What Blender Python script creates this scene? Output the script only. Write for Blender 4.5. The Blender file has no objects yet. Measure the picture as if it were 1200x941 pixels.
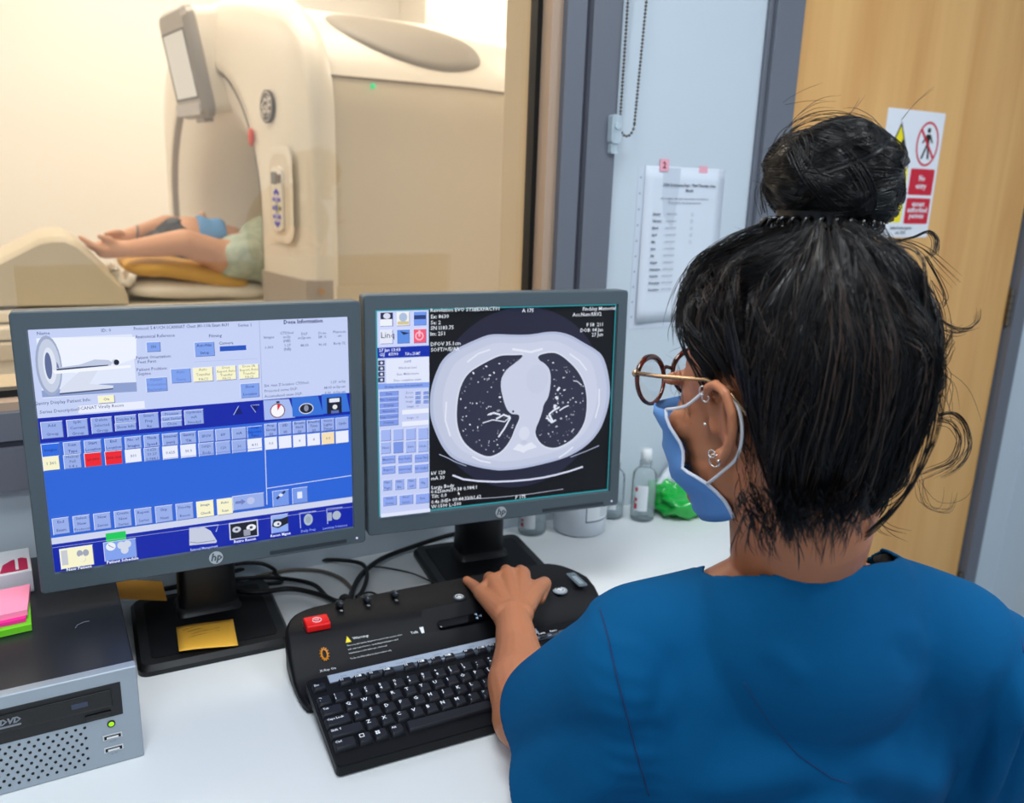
import bpy, bmesh, math, random
import numpy as np
from mathutils import Vector, Matrix, noise
random.seed(7); rng = np.random.default_rng(7)
S = bpy.context.scene; COL = S.collection
D = 0.73                       # desk top height above the floor
# ------------------------------------------------------------ camera
F_PX, PITCH, ROLL, YAW = 978.9, 0.2561, -0.0339, -0.5220
CAMZ = D + 0.657
def _cam_axes():
    cy, sy = math.cos(YAW), math.sin(YAW)
    fwd = np.array([-sy*math.cos(PITCH), cy*math.cos(PITCH), -math.sin(PITCH)])
    r = np.array([cy, sy, 0.0]); d = np.cross(fwd, r)
    return r*math.cos(ROLL)+d*math.sin(ROLL), -r*math.sin(ROLL)+d*math.cos(ROLL), fwd
CR, CD, CF = _cam_axes()
cam = bpy.data.cameras.new('camera'); cam_o = bpy.data.objects.new('camera', cam); COL.objects.link(cam_o)
cam.sensor_width = 36; cam.lens = F_PX/1200*36; cam.clip_start = 0.02; cam.clip_end = 50
m = Matrix([[CR[0], -CD[0], -CF[0], 0], [CR[1], -CD[1], -CF[1], 0], [CR[2], -CD[2], -CF[2], CAMZ], [0, 0, 0, 1]])
cam_o.matrix_world = m
cam.dof.use_dof = True; cam.dof.focus_distance = 0.95; cam.dof.aperture_fstop = 5.0
S.camera = cam_o
S.cycles.transparent_max_bounces = 32
# ------------------------------------------------------------ view, world, lights
S.view_settings.view_transform = 'Standard'; S.view_settings.look = 'None'
S.view_settings.gamma = 1; S.view_settings.use_curve_mapping = False
S.view_settings.exposure = 0.0
w = bpy.data.worlds.new('world'); S.world = w; w.use_nodes = True
w.node_tree.nodes['Background'].inputs[0].default_value = (.6, .75, .9, 1)
w.node_tree.nodes['Background'].inputs[1].default_value = 0.15
def area(name, loc, sx, sy, power, color, rot=(0, 0, 0)):
    l = bpy.data.lights.new(name, 'AREA'); l.shape = 'RECTANGLE'; l.size = sx; l.size_y = sy
    l.energy = power; l.color = color
    o = bpy.data.objects.new(name, l); COL.objects.link(o); o.location = loc; o.rotation_euler = rot
    return o
COOL = (.92, .965, 1.0); WARM = (1.0, .962, .925)
CEIL = 2.6
area('console_ceiling_light', (0.15, 0.45, CEIL-.04), .6, .6, 18, COOL)
area('console_ceiling_light', (1.55, -0.2, CEIL-.04), .6, .6, 22, COOL)
area('console_ceiling_light', (-0.6, -1.0, CEIL-.04), .6, .6, 18, COOL)
for lx in (-1.3, 0.6, 2.4):
    for ly in (2.45, 3.9):
        area('scan_ceiling_light', (lx, ly, CEIL-.04), 1.2, .6, 10, WARM)

# measuring helpers: a pixel of the photograph as a ray, met with a real plane of the room (heights over the desk top)
def _ray(px, py):
    return np.array([0, 0, .657]), CF + CR*(px-600)/F_PX + CD*(py-470.5)/F_PX
def onz(px, py, z=0.0):
    o, d = _ray(px, py); return o + d*((z-o[2])/d[2])
def at(px, py, t):
    o, d = _ray(px, py); return o + d*t

# ------------------------------------------------------------ materials
def lin(c):
    return tuple(((v/255+.055)/1.055)**2.4 if v/255 > .04045 else v/255/12.92 for v in c)
MATS = {}
def mat(name, rgb, rough=.5, metal=0, emit=0, spec=.5, coat=0, sss=0, trans=0, ior=1.45, bump=0, bscale=200, alpha=1):
    if name in MATS: return MATS[name]
    m = bpy.data.materials.new(name); m.use_nodes = True; nt = m.node_tree
    b = nt.nodes['Principled BSDF']; c = (*lin(rgb), 1)
    b.inputs['Base Color'].default_value = c; b.inputs['Roughness'].default_value = rough
    b.inputs['Metallic'].default_value = metal; b.inputs['Specular IOR Level'].default_value = spec
    b.inputs['Coat Weight'].default_value = coat; b.inputs['IOR'].default_value = ior
    b.inputs['Transmission Weight'].default_value = trans; b.inputs['Alpha'].default_value = alpha
    if sss:
        b.inputs['Subsurface Weight'].default_value = sss; b.inputs['Subsurface Radius'].default_value = (.01, .004, .002)
        b.inputs['Subsurface Scale'].default_value = .5
    if emit:
        b.inputs['Base Color'].default_value = (.01, .01, .01, 1)
        b.inputs['Emission Color'].default_value = c; b.inputs['Emission Strength'].default_value = emit
    if bump:
        n = nt.nodes.new('ShaderNodeTexNoise'); n.inputs['Scale'].default_value = bscale; n.inputs['Detail'].default_value = 3
        t = nt.nodes.new('ShaderNodeTexCoord'); nt.links.new(t.outputs['Object'], n.inputs['Vector'])
        bp = nt.nodes.new('ShaderNodeBump'); bp.inputs['Strength'].default_value = bump; bp.inputs['Distance'].default_value = .001
        nt.links.new(n.outputs['Fac'], bp.inputs['Height']); nt.links.new(bp.outputs['Normal'], b.inputs['Normal'])
    MATS[name] = m; return m
def colour_noise(m, rgb2, scale=5, stretch=(1, 1, 1), lo=.4, hi=.6, detail=4):
    nt = m.node_tree; b = nt.nodes['Principled BSDF']; c1 = tuple(b.inputs['Base Color'].default_value)
    t = nt.nodes.new('ShaderNodeTexCoord'); mp = nt.nodes.new('ShaderNodeMapping'); mp.inputs['Scale'].default_value = stretch
    n = nt.nodes.new('ShaderNodeTexNoise'); n.inputs['Scale'].default_value = scale; n.inputs['Detail'].default_value = detail
    r = nt.nodes.new('ShaderNodeValToRGB'); r.color_ramp.elements[0].position = lo; r.color_ramp.elements[1].position = hi
    r.color_ramp.elements[0].color = c1; r.color_ramp.elements[1].color = (*lin(rgb2), 1)
    nt.links.new(t.outputs['Object'], mp.inputs['Vector']); nt.links.new(mp.outputs['Vector'], n.inputs['Vector'])
    nt.links.new(n.outputs['Fac'], r.inputs['Fac']); nt.links.new(r.outputs['Color'], b.inputs['Base Color'])
    return m
def emitc(rgb, k=1.0):
    rgb = tuple(int(v) for v in rgb); return mat('screen_light_%d_%d_%d' % rgb, rgb, emit=k, spec=.3, rough=.4)

white_wall = mat('painted_wall_cool', (196, 207, 216), .7, bump=.15, bscale=120)
warm_wall = mat('painted_wall_scan_room', (238, 234, 228), .75)
grey_frame = mat('slate_grey_frame', (104, 108, 118), .42)
grey_frame_dark = mat('slate_grey_groove', (68, 68, 80), .5)
black_p = mat('black_plastic', (18, 19, 22), .38, bump=.1, bscale=900)
black_satin = mat('black_satin_plastic', (14, 15, 19), .5, spec=.25, bump=.12, bscale=1500)
black_gloss = mat('black_gloss', (10, 11, 14), .12)
desk_w = mat('white_laminate', (222, 226, 228), .33)
mon_grey = mat('monitor_bezel', (76, 88, 95), .42, bump=.08, bscale=1200)
mon_back = mat('monitor_back', (24, 26, 28), .5)
silver = mat('silver_plastic', (150, 160, 170), .35, metal=.5)
cable = mat('black_cable', (13, 13, 15), .45)
skin = mat('skin', (186, 120, 84), .42, sss=.25, bump=.2, bscale=600)
skin2 = mat('patient_skin', (214, 160, 122), .5, sss=.1)
hairm = mat('black_hair', (13, 11, 13), .32, spec=.5)
scrub = mat('teal_blue_cotton', (0, 80, 128), .85, spec=.15, bump=.35, bscale=1400)
scrub.node_tree.nodes['Principled BSDF'].inputs['Sheen Weight'].default_value = .0
scrub.node_tree.nodes['Principled BSDF'].inputs['Sheen Tint'].default_value = (.1, .5, .9, 1)

# ------------------------------------------------------------ object helpers
def tag(o, label=None, cat=None, group=None, kind=None):
    if label: o['label'] = label
    if cat: o['category'] = cat
    if group: o['group'] = group
    if kind: o['kind'] = kind
    return o
def thing(name, label, cat, loc=(0, 0, 0), rz=0, group=None):
    o = bpy.data.objects.new(name, None); COL.objects.link(o); o.location = loc; o.rotation_euler = (0, 0, rz)
    o.empty_display_size = .05
    return tag(o, label, cat, group)
_tc = {}
def glyphs(s, bold=0, shear=0):
    key = (s, bold, shear)
    if key in _tc: return _tc[key]
    c = bpy.data.curves.new('text', 'FONT'); c.body = s; c.size = 1; c.resolution_u = 1; c.offset = bold; c.shear = shear
    c.align_x = 'CENTER'; c.align_y = 'CENTER'; c.fill_mode = 'FRONT'
    o = bpy.data.objects.new('text', c); COL.objects.link(o)
    dg = bpy.context.evaluated_depsgraph_get(); me = bpy.data.meshes.new_from_object(o.evaluated_get(dg))
    vs = [tuple(v.co) for v in me.vertices]; fs = [tuple(p.vertices) for p in me.polygons]
    bpy.data.objects.remove(o); bpy.data.curves.remove(c); bpy.data.meshes.remove(me)
    if vs:
        a = np.array(vs); mn, mx = a.min(0), a.max(0); w_ = mx[0]-mn[0]
    else: w_ = 0
    _tc[key] = (vs, fs, w_); return _tc[key]

class MB:
    def __init__(s): s.v = []; s.f = []; s.mi = []; s.mats = []; s.M = Matrix.Identity(4)
    def _m(s, m):
        if m is None: return 0
        if m not in s.mats: s.mats.append(m)
        return s.mats.index(m)
    def add(s, vs, fs, m=None, M=None):
        k = len(s.v); i = s._m(m); T = s.M @ M if M is not None else s.M
        s.v += [tuple(T @ Vector(v)) for v in vs]; s.f += [tuple(a+k for a in f) for f in fs]; s.mi += [i]*len(fs)
        return s
    def box(s, x0, x1, y0, y1, z0, z1, m=None, M=None):
        vs = [(x, y, z) for z in (z0, z1) for y in (y0, y1) for x in (x0, x1)]
        return s.add(vs, [(0, 2, 3, 1), (4, 5, 7, 6), (0, 1, 5, 4), (2, 6, 7, 3), (0, 4, 6, 2), (1, 3, 7, 5)], m, M)
    def prism(s, pts, z0, z1, m=None, M=None, top_scale=None):
        n = len(pts); a = np.array(pts); c = a.mean(0)
        t = a if top_scale is None else c+(a-c)*top_scale
        vs = [(p[0], p[1], z0) for p in pts]+[(p[0], p[1], z1) for p in t]
        return s.add(vs, [tuple(range(n))[::-1], tuple(range(n, 2*n))]+[(i, (i+1) % n, n+(i+1) % n, n+i) for i in range(n)], m, M)
    def lathe(s, prof, m=None, M=None, n=24, cap=True):
        vs = []; fs = []
        for r, z in prof:
            for i in range(n):
                a = 2*math.pi*i/n; vs.append((r*math.cos(a), r*math.sin(a), z))
        for j in range(len(prof)-1):
            for i in range(n): fs.append((j*n+i, j*n+(i+1) % n, (j+1)*n+(i+1) % n, (j+1)*n+i))
        if cap:
            if prof[0][0] > 1e-6: fs.append(tuple(range(n))[::-1])
            if prof[-1][0] > 1e-6: fs.append(tuple(range((len(prof)-1)*n, len(prof)*n)))
        return s.add(vs, fs, m, M)
    def tube(s, pts, r, m=None, n=8, closed=False):
        P = [Vector(p) for p in pts]; N = len(P); vs = []; fs = []; up = None
        for i in range(N):
            if closed: t = P[(i+1) % N]-P[i-1]
            else: t = P[min(i+1, N-1)]-P[max(i-1, 0)]
            if t.length < 1e-9: t = Vector((0, 0, 1))
            t.normalize()
            if up is None:
                up = t.orthogonal().normalized()
            up = (up-t*up.dot(t));
            if up.length < 1e-6: up = t.orthogonal()
            up.normalize(); b = t.cross(up); rr = r[i] if hasattr(r, '__len__') else r
            for k in range(n):
                a = 2*math.pi*k/n; vs.append(tuple(P[i]+(up*math.cos(a)+b*math.sin(a))*rr))
        L = N if closed else N-1
        for i in range(L):
            j = (i+1) % N
            for k in range(n): fs.append((i*n+k, i*n+(k+1) % n, j*n+(k+1) % n, j*n+k))
        if not closed: fs += [tuple(range(n))[::-1], tuple(range((N-1)*n, N*n))]
        return s.add(vs, fs, m)
    def ell(s, c, r, m=None, n=20, M=None):
        vs = []; fs = []; h = n//2
        for j in range(h+1):
            th = math.pi*j/h
            for i in range(n):
                a = 2*math.pi*i/n; vs.append((c[0]+r[0]*math.sin(th)*math.cos(a), c[1]+r[1]*math.sin(th)*math.sin(a), c[2]+r[2]*math.cos(th)))
        for j in range(h):
            for i in range(n): fs.append((j*n+i, (j+1)*n+i, (j+1)*n+(i+1) % n, j*n+(i+1) % n))
        return s.add(vs, fs, m, M)
    def cap(s, a, b, ra, rb, m=None, n=16):
        a = Vector(a); b = Vector(b); d = b-a; L = d.length; q = Vector((0, 0, 1)).rotation_difference(d).to_matrix().to_4x4()
        prof = [(ra*math.sin(t), -ra*math.cos(t)) for t in np.linspace(0.001, math.pi/2, 6)]
        prof += [(rb*math.cos(t), L+rb*math.sin(t)) for t in np.linspace(0, math.pi/2-.001, 6)]
        return s.lathe(prof, m, Matrix.Translation(a) @ q, n)
    def grid(s, P, m=None, cu=False, cv=False):
        P = np.asarray(P); A, Bn = P.shape[:2]; vs = [tuple(p) for p in P.reshape(-1, 3)]; fs = []
        for i in range(A if cu else A-1):
            for j in range(Bn if cv else Bn-1):
                fs.append((i*Bn+j, ((i+1) % A)*Bn+j, ((i+1) % A)*Bn+(j+1) % Bn, i*Bn+(j+1) % Bn))
        return s.add(vs, fs, m)
    def text(s, st, h, m, M, bold=0, maxw=None, shear=0, align='C'):
        vs, fs, w_ = glyphs(st, bold, shear)
        if not vs: return s
        sx = h*1.38; k = 1
        if maxw and w_*sx > maxw: k = maxw/(w_*sx)
        dx = 0 if align == 'C' else (w_/2 if align == 'L' else -w_/2)
        return s.add([((v[0]+dx)*sx*k, v[1]*sx, 0) for v in vs], fs, m, M)
    def build(s, name, mats=None, parent=None, loc=None, smooth=False, bevel=0, seg=2, tri=False):
        me = bpy.data.meshes.new(name); me.from_pydata(s.v, [], s.f)
        ml = s.mats if s.mats else []
        if mats is not None: ml = (mats if isinstance(mats, list) else [mats])
        for x in ml: me.materials.append(x)
        if len(ml) > 1: me.polygons.foreach_set('material_index', s.mi)
        if smooth: me.polygons.foreach_set('use_smooth', [True]*len(me.polygons))
        me.update(); o = bpy.data.objects.new(name, me); COL.objects.link(o)
        if parent is not None: o.parent = parent
        if loc is not None: o.location = loc
        if bevel:
            b = o.modifiers.new('bevel', 'BEVEL'); b.width = bevel; b.segments = seg; b.limit_method = 'ANGLE'; b.angle_limit = .6
            b.harden_normals = False
        return o
def smooth_by_angle(o, deg=40):
    me = o.data; me.polygons.foreach_set('use_smooth', [True]*len(me.polygons))
    me.set_sharp_from_angle(angle=math.radians(deg)); return o
def rrect(x0, x1, y0, y1, r, n=5):
    out = []
    for cx, cy, a0 in ((x1-r, y1-r, 0), (x0+r, y1-r, 90), (x0+r, y0+r, 180), (x1-r, y0+r, 270)):
        for i in range(n+1):
            a = math.radians(a0+90*i/n); out.append((cx+r*math.cos(a), cy+r*math.sin(a)))
    return out
def organic(mb, voxel, it, remove=None):
    """one continuous surface grown over overlapping limbs; returns vertex array, faces"""
    o = mb.build('tmp'); r = o.modifiers.new('r', 'REMESH'); r.mode = 'VOXEL'; r.voxel_size = voxel
    if it:
        sm = o.modifiers.new('s', 'SMOOTH'); sm.factor = .5; sm.iterations = it
    dg = bpy.context.evaluated_depsgraph_get(); me = bpy.data.meshes.new_from_object(o.evaluated_get(dg))
    V = np.zeros(len(me.vertices)*3); me.vertices.foreach_get('co', V); V = V.reshape(-1, 3)
    Nn = np.zeros(len(me.vertices)*3); me.vertices.foreach_get('normal', Nn); Nn = Nn.reshape(-1, 3)
    Fs = [tuple(p.vertices) for p in me.polygons]
    bpy.data.objects.remove(o); bpy.data.meshes.remove(me)
    return V, Nn, Fs
def sculpt_mesh(name, V, Fs, mt, parent=None, keep=None):
    if keep is not None: Fs = [f for f in Fs if keep[list(f)].all()]
    used = np.zeros(len(V), bool)
    for f in Fs: used[list(f)] = True
    idx = np.cumsum(used)-1
    me = bpy.data.meshes.new(name); me.from_pydata([tuple(v) for v in V[used]], [], [tuple(int(idx[i]) for i in f) for f in Fs])
    me.materials.append(mt); me.polygons.foreach_set('use_smooth', [True]*len(me.polygons)); me.update()
    o = bpy.data.objects.new(name, me); COL.objects.link(o); o.parent = parent; return o
RX = Matrix.Rotation(math.pi/2, 4, 'X')      # text facing -y, upright
def struct(o): o['kind'] = 'structure'; return o

# ============================================================ THE ROOM
YW = 1.325; WT = 0.16; XL, XR, YF = -2.2, 2.54, -1.6; YB = 4.6; XR2 = 3.6; XL2 = -2.9
wz0, wz1 = D+.213, 2.25             # window frame outer heights
wx0, wx1 = -1.5, .949
dx0, dx1 = 1.327, 2.395             # door frame outer
def wallmb():
    b = MB()
    b.box(XL, wx0, YW, YW+WT, 0, CEIL); b.box(wx0, wx1, YW, YW+WT, 0, wz0); b.box(wx0, wx1, YW, YW+WT, wz1, CEIL)
    b.box(wx1, dx0, YW, YW+WT, 0, CEIL); b.box(dx0, dx1, YW, YW+WT, 2.12, CEIL); b.box(dx1, XR+.1, YW, YW+WT, 0, CEIL)
    return b
struct(wallmb().build('wall_back', white_wall))
struct(MB().box(XR, XR+.1, YF, YW, 0, CEIL).build('wall_right', white_wall))
struct(MB().box(XL-.1, XL, YF, YW, 0, CEIL).build('wall_left', white_wall))
struct(MB().box(XL-.1, XR+.1, YF-.1, YF, 0, CEIL).build('wall_front', white_wall))
fl = mat('vinyl_floor', (150, 165, 178), .4); colour_noise(fl, (135, 150, 164), 60)
struct(MB().box(XL-.1, XR+.1, YF-.1, YW+.01, -.05, 0).build('floor', fl))
ceil_m = mat('ceiling_tile', (225, 228, 230), .8)
struct(MB().box(XL-.1, XR+.1, YF-.1, YW+WT, CEIL, CEIL+.05).build('ceiling', ceil_m))
# scan room shell
struct(MB().box(XL2, XR2, YW+.01, YB, -.05, 0).build('floor_scan_room', mat('scan_floor', (200, 190, 172), .4)))
struct(MB().box(XL2, XR2, YW+WT, YB, CEIL, CEIL+.05).build('ceiling_scan_room', warm_wall))
struct(MB().box(XL2, XR2, YB, YB+.1, 0, CEIL).build('wall_scan_back', warm_wall))
struct(MB().box(XL2-.1, XL2, YW+WT, YB, 0, CEIL).build('wall_scan_left', warm_wall))
struct(MB().box(XR2, XR2+.1, YW+WT, YB, 0, CEIL).build('wall_scan_right', warm_wall))
# faces of the dividing wall on the scanner side
struct(MB().box(XL2, wx0, YW+WT, YW+WT+.01, 0, CEIL).box(wx1, XR2, YW+WT, YW+WT+.01, 0, CEIL)
       .box(wx0, wx1, YW+WT, YW+WT+.01, 0, wz0).box(wx0, wx1, YW+WT, YW+WT+.01, wz1, CEIL).build('wall_divider', warm_wall))
# a full height boxed corner in the scan room (vertical edge seen above the scanner)
struct(MB().box(1.86, XR2, 4.25, YB, 0, CEIL).build('wall_scan_return', mat('scan_return_wall', (245, 240, 230), .75)))
# window: stepped slate frame, inner bead with warm light painted in, black gasket, glass
def ring(mb, x0, x1, z0, z1, w, y0, y1, m, wb=None):
    wb = wb or w
    mb.box(x0, x0+w, y0, y1, z0, z1, m); mb.box(x1-w, x1, y0, y1, z0, z1, m)
    mb.box(x0+w, x1-w, y0, y1, z1-w, z1, m); mb.box(x0+w, x1-w, y0, y1, z0, z0+wb, m)
fr = MB()
ring(fr, wx0, wx1, wz0, wz1, .062, YW-.022, YW+.05, grey_frame)
ring(fr, wx0+.062, wx1-.062, wz0+.062, wz1-.062, .010, YW-.010, YW+.05, grey_frame_dark)
ring(fr, wx0+.072, wx1-.072, wz0+.072, wz1-.072, .040, YW-.016, YW+.05, grey_frame)
reveal = mat('bead_painted_warm_light', (176, 150, 128), .5)
ring(fr, wx0+.112, wx1-.112, wz0+.112, wz1-.112, .022, YW-.002, YW+.055, reveal, .012)
win = struct(fr.build('window_1', None))
gk = MB(); ring(gk, wx0+.134, wx1-.134, wz0+.124, wz1-.134, .010, YW+.03, YW+.055, None)
gk.build('gasket', mat('black_gasket', (8, 8, 8), .6), win)
rv = MB(); ring(rv, wx0+.118, wx1-.118, wz0+.118, wz1-.118, .01, YW+.055, YW+WT+.012, None); rv.build('inner_reveal', mat('reveal_beige', (205, 184, 150), .6), win)
gm = bpy.data.materials.new('window_glass'); gm.use_nodes = True; nt = gm.node_tree; nt.nodes.clear()
out = nt.nodes.new('ShaderNodeOutputMaterial'); mx = nt.nodes.new('ShaderNodeMixShader'); tr = nt.nodes.new('ShaderNodeBsdfTransparent'); gl = nt.nodes.new('ShaderNodeBsdfGlossy')
tr.inputs[0].default_value = (.97, .95, .91, 1); gl.inputs['Roughness'].default_value = .01; mx.inputs[0].default_value = .09
nt.links.new(tr.outputs[0], mx.inputs[1]); nt.links.new(gl.outputs[0], mx.inputs[2]); nt.links.new(mx.outputs[0], out.inputs[0])
MB().box(wx0+.13, wx1-.13, YW+.040, YW+.048, wz0+.12, wz1-.13).build('glass', gm, win)

# door and its frame
oak = mat('oak_veneer', (206, 160, 98), .42)
nt = oak.node_tree; b_ = nt.nodes['Principled BSDF']
tc = nt.nodes.new('ShaderNodeTexCoord'); mp = nt.nodes.new('ShaderNodeMapping'); mp.inputs['Scale'].default_value = (6, 6, .45)
n1 = nt.nodes.new('ShaderNodeTexNoise'); n1.inputs['Scale'].default_value = 2.2; n1.inputs['Detail'].default_value = 7; n1.inputs['Distortion'].default_value = .6
r1 = nt.nodes.new('ShaderNodeValToRGB'); r1.color_ramp.elements[0].position = .3; r1.color_ramp.elements[1].position = .68
r1.color_ramp.elements[0].color = (*lin((212, 154, 88)), 1); r1.color_ramp.elements[1].color = (*lin((230, 178, 110)), 1)
nt.links.new(tc.outputs['Object'], mp.inputs[0]); nt.links.new(mp.outputs[0], n1.inputs['Vector']); nt.links.new(n1.outputs['Fac'], r1.inputs[0]); nt.links.new(r1.outputs[0], b_.inputs['Base Color'])
door = struct(MB().box(1.412, 2.330, YW+.004, YW+.048, .006, 2.055).build('door_1', oak, bevel=.002))
dm = MB(); dm.box(dx0, dx0+.076, YW-.018, YW+.1, 0, 2.12); dm.box(dx1-.055, dx1, YW-.018, YW+.1, 0, 2.12); dm.box(dx0+.076, dx1-.055, YW-.018, YW+.1, 2.06, 2.12)
dm.box(dx0+.076, dx0+.083, YW+.05, YW+.07, 0, 2.06); dm.box(dx0-.012, dx0, YW-.008, YW, 0, 2.12); dm.box(dx1, dx1+.012, YW-.008, YW, 0, 2.12)
dframe = dm.build('door_frame', grey_frame, door, bevel=.002)
hm = mat('hinge_steel', (120, 112, 100), .35, metal=.9)
for hz in (1.10, 1.86, .25):
    h = MB(); h.lathe([(.007, -.05), (.007, .05)], hm, Matrix.Translation((2.334, YW-.004, hz)), 12)
    for q in (-.03, -.01, .01, .03): h.lathe([(.0078, q-.001), (.0078, q+.001)], black_p, Matrix.Translation((2.334, YW-.004, hz)), 12)
    h.build('hinge', None, door)
han = MB(); han.lathe([(.026, 0), (.026, .008)], hm, Matrix.Translation((1.47, YW+.004, 1.02)) @ Matrix.Rotation(math.pi/2, 4, 'X'), 20)
han.tube([(1.47, YW-.004, 1.02), (1.47, YW-.05, 1.02), (1.59, YW-.05, 1.02)], .009, hm); han.build('door_handle', None, door)
# unseen block added behind the closed door (stops light leaking)
struct(MB().box(dx0, dx1, YW+.11, YW+WT, 0, 2.12).build('light_block_behind_door', white_wall))
# skirting
struct(MB().box(wx1, dx0-.012, YW-.012, YW, 0, .1).box(dx1+.012, XR, YW-.012, YW, 0, .1).build('baseboard_back', mat('skirting', (200, 205, 210), .5)))
struct(MB().box(XR-.012, XR, YF, YW, 0, .1).build('baseboard_right', mat('skirting', (200, 205, 210), .5)))
# ceiling light panels
panel_m = mat('light_panel', (235, 245, 255), emit=3)
panel_w = mat('light_panel_warm', (255, 240, 215), emit=4)
for k, (lx, ly) in enumerate(((.15, .45), (1.55, -.2), (-.6, -1.0))):
    t = thing('ceiling_light', 'square white ceiling light panel '+('above the desk of the control room', 'near the oak door of the control room', 'over the back left of the control room')[k], 'ceiling light', (lx, ly, CEIL), group='control room ceiling lights')
    MB().box(-.32, .32, -.32, .32, -.03, 0).build('housing', ceil_m, t); MB().box(-.3, .3, -.3, .3, -.033, -.03).build('diffuser', panel_m, t)
for lx in (-1.3, .6, 2.4):
    for ly in (2.45, 3.9):
        t = thing('ceiling_light', 'long warm white ceiling light panel '+{-1.3: 'beyond the couch foot, ', .6: 'above the scanner, ', 2.4: 'right of the scanner, '}[lx]+('nearer the window' if ly < 3 else 'nearer the far wall'), 'ceiling light', (lx, ly, CEIL), group='scan room ceiling lights')
        MB().box(-.62, .62, -.32, .32, -.03, 0).build('housing', ceil_m, t); MB().box(-.6, .6, -.3, .3, -.033, -.03).build('diffuser', panel_w, t)

# ============================================================ DESK
dk = thing('desk', 'white laminate desk under the two monitors, against the window wall', 'desk', (0, 0, 0))
MB().box(-1.3, 1.29, .655, YW-.001, D-.028, D).build('desktop', desk_w, dk, bevel=.002)
for lx in (-1.26, 1.22):
    MB().box(lx, lx+.04, .70, YW-.03, 0, D-.028).build('leg', mat('desk_leg', (190, 195, 198), .4), dk, bevel=.002)
MB().box(-1.22, 1.22, YW-.05, YW-.03, .35, D-.028).build('modesty_panel', desk_w, dk)

# ============================================================ MONITORS
SW, SH = .376, .301
def homog(src):
    dst = [(0, 0), (SW, 0), (0, SH), (SW, SH)]; A = []
    for (x, y), (u, v) in zip(src, dst):
        A.append([x, y, 1, 0, 0, 0, -u*x, -u*y, -u]); A.append([0, 0, 0, x, y, 1, -v*x, -v*y, -v])
    H = np.linalg.svd(np.array(A))[2][-1].reshape(3, 3)
    def f(x, y):
        q = H @ np.array([x, y, 1.0]); return q[0]/q[2], q[1]/q[2]
    return f
class Screen(MB):
    def __init__(s, hf): super().__init__(); s.h = hf; s.k = 0
    def _y(s): s.k += 1; return -.00002*s.k
    def P(s, p): u, v = s.h(*p); return (min(max(u, 0), SW), min(max(v, 0), SH))
    def poly(s, pts, c, raw=False):
        q = pts if raw else [s.P(p) for p in pts]; y = s._y()
        from mathutils.geometry import tessellate_polygon
        vs = [Vector((u-SW/2, y, SH/2-v)) for u, v in q]
        tris = tessellate_polygon([[Vector((v.x, v.z, 0)) for v in vs]])
        s.add([tuple(v) for v in vs], [tuple(t) for t in tris], emitc(c)); return s
    def R(s, a, b, c):
        u0, v0 = s.P(a); u1, v1 = s.P(b)
        return s.poly([(u0, v0), (u1, v0), (u1, v1), (u0, v1)], c, True)
    def RU(s, u0, v0, u1, v1, c): return s.poly([(u0, v0), (u1, v0), (u1, v1), (u0, v1)], c, True)
    def E(s, p, ru, rv, c, n=24, a=0):
        u, v = s.h(*p); ca, sa = math.cos(a), math.sin(a); q = []
        for i in range(n):
            x, y = ru*math.cos(2*math.pi*i/n), rv*math.sin(2*math.pi*i/n); q.append((min(max(u+x*ca-y*sa, 0), SW), min(max(v+x*sa+y*ca, 0), SH)))
        return s.poly(q, c, True)
    def line(s, pts, w_, c):
        q = [np.array(s.P(p)) for p in pts]; L = []; Rr = []
        for i in range(len(q)):
            t = q[min(i+1, len(q)-1)]-q[max(i-1, 0)]; t = t/(np.linalg.norm(t)+1e-9); n = np.array([-t[1], t[0]])*w_/2
            L.append(tuple(q[i]+n)); Rr.append(tuple(q[i]-n))
        y = s._y(); vs = [(u-SW/2, y, SH/2-v) for u, v in L+Rr]; n = len(q)
        return s.add(vs, [(i, i+1, n+i+1, n+i) for i in range(n-1)], emitc(c))
    def T(s, p, st, h, c, align='C', maxw=None, bold=.01):
        u, v = s.h(*p); M = Matrix.Translation((u-SW/2, s._y(), SH/2-v)) @ RX
        return s.text(st, h, emitc(c), M, bold, maxw, align=align)
    def button(s, a, b, c, lines, tc=(70, 90, 150), h=.0036):
        u0, v0 = s.P(a); u1, v1 = s.P(b)
        s.RU(u0, v0, u1, v1, (232, 238, 255)); s.RU(u0+.0006, v0+.0006, u1, v1, (90, 105, 165)); s.RU(u0+.0006, v0+.0006, u1-.0007, v1-.0007, c)
        n = len(lines); hh = min(h, (v1-v0)/(n+.4)*.75)
        for i, L in enumerate(lines):
            vv = v0+(v1-v0)*(i+.5+.2*(1 if n > 1 else 0)*0)/n
            M = Matrix.Translation(((u0+u1)/2-SW/2, s._y(), SH/2-vv)) @ RX
            s.text(L, hh, emitc(tc), M, .01, (u1-u0)*.9)
        return s

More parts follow.
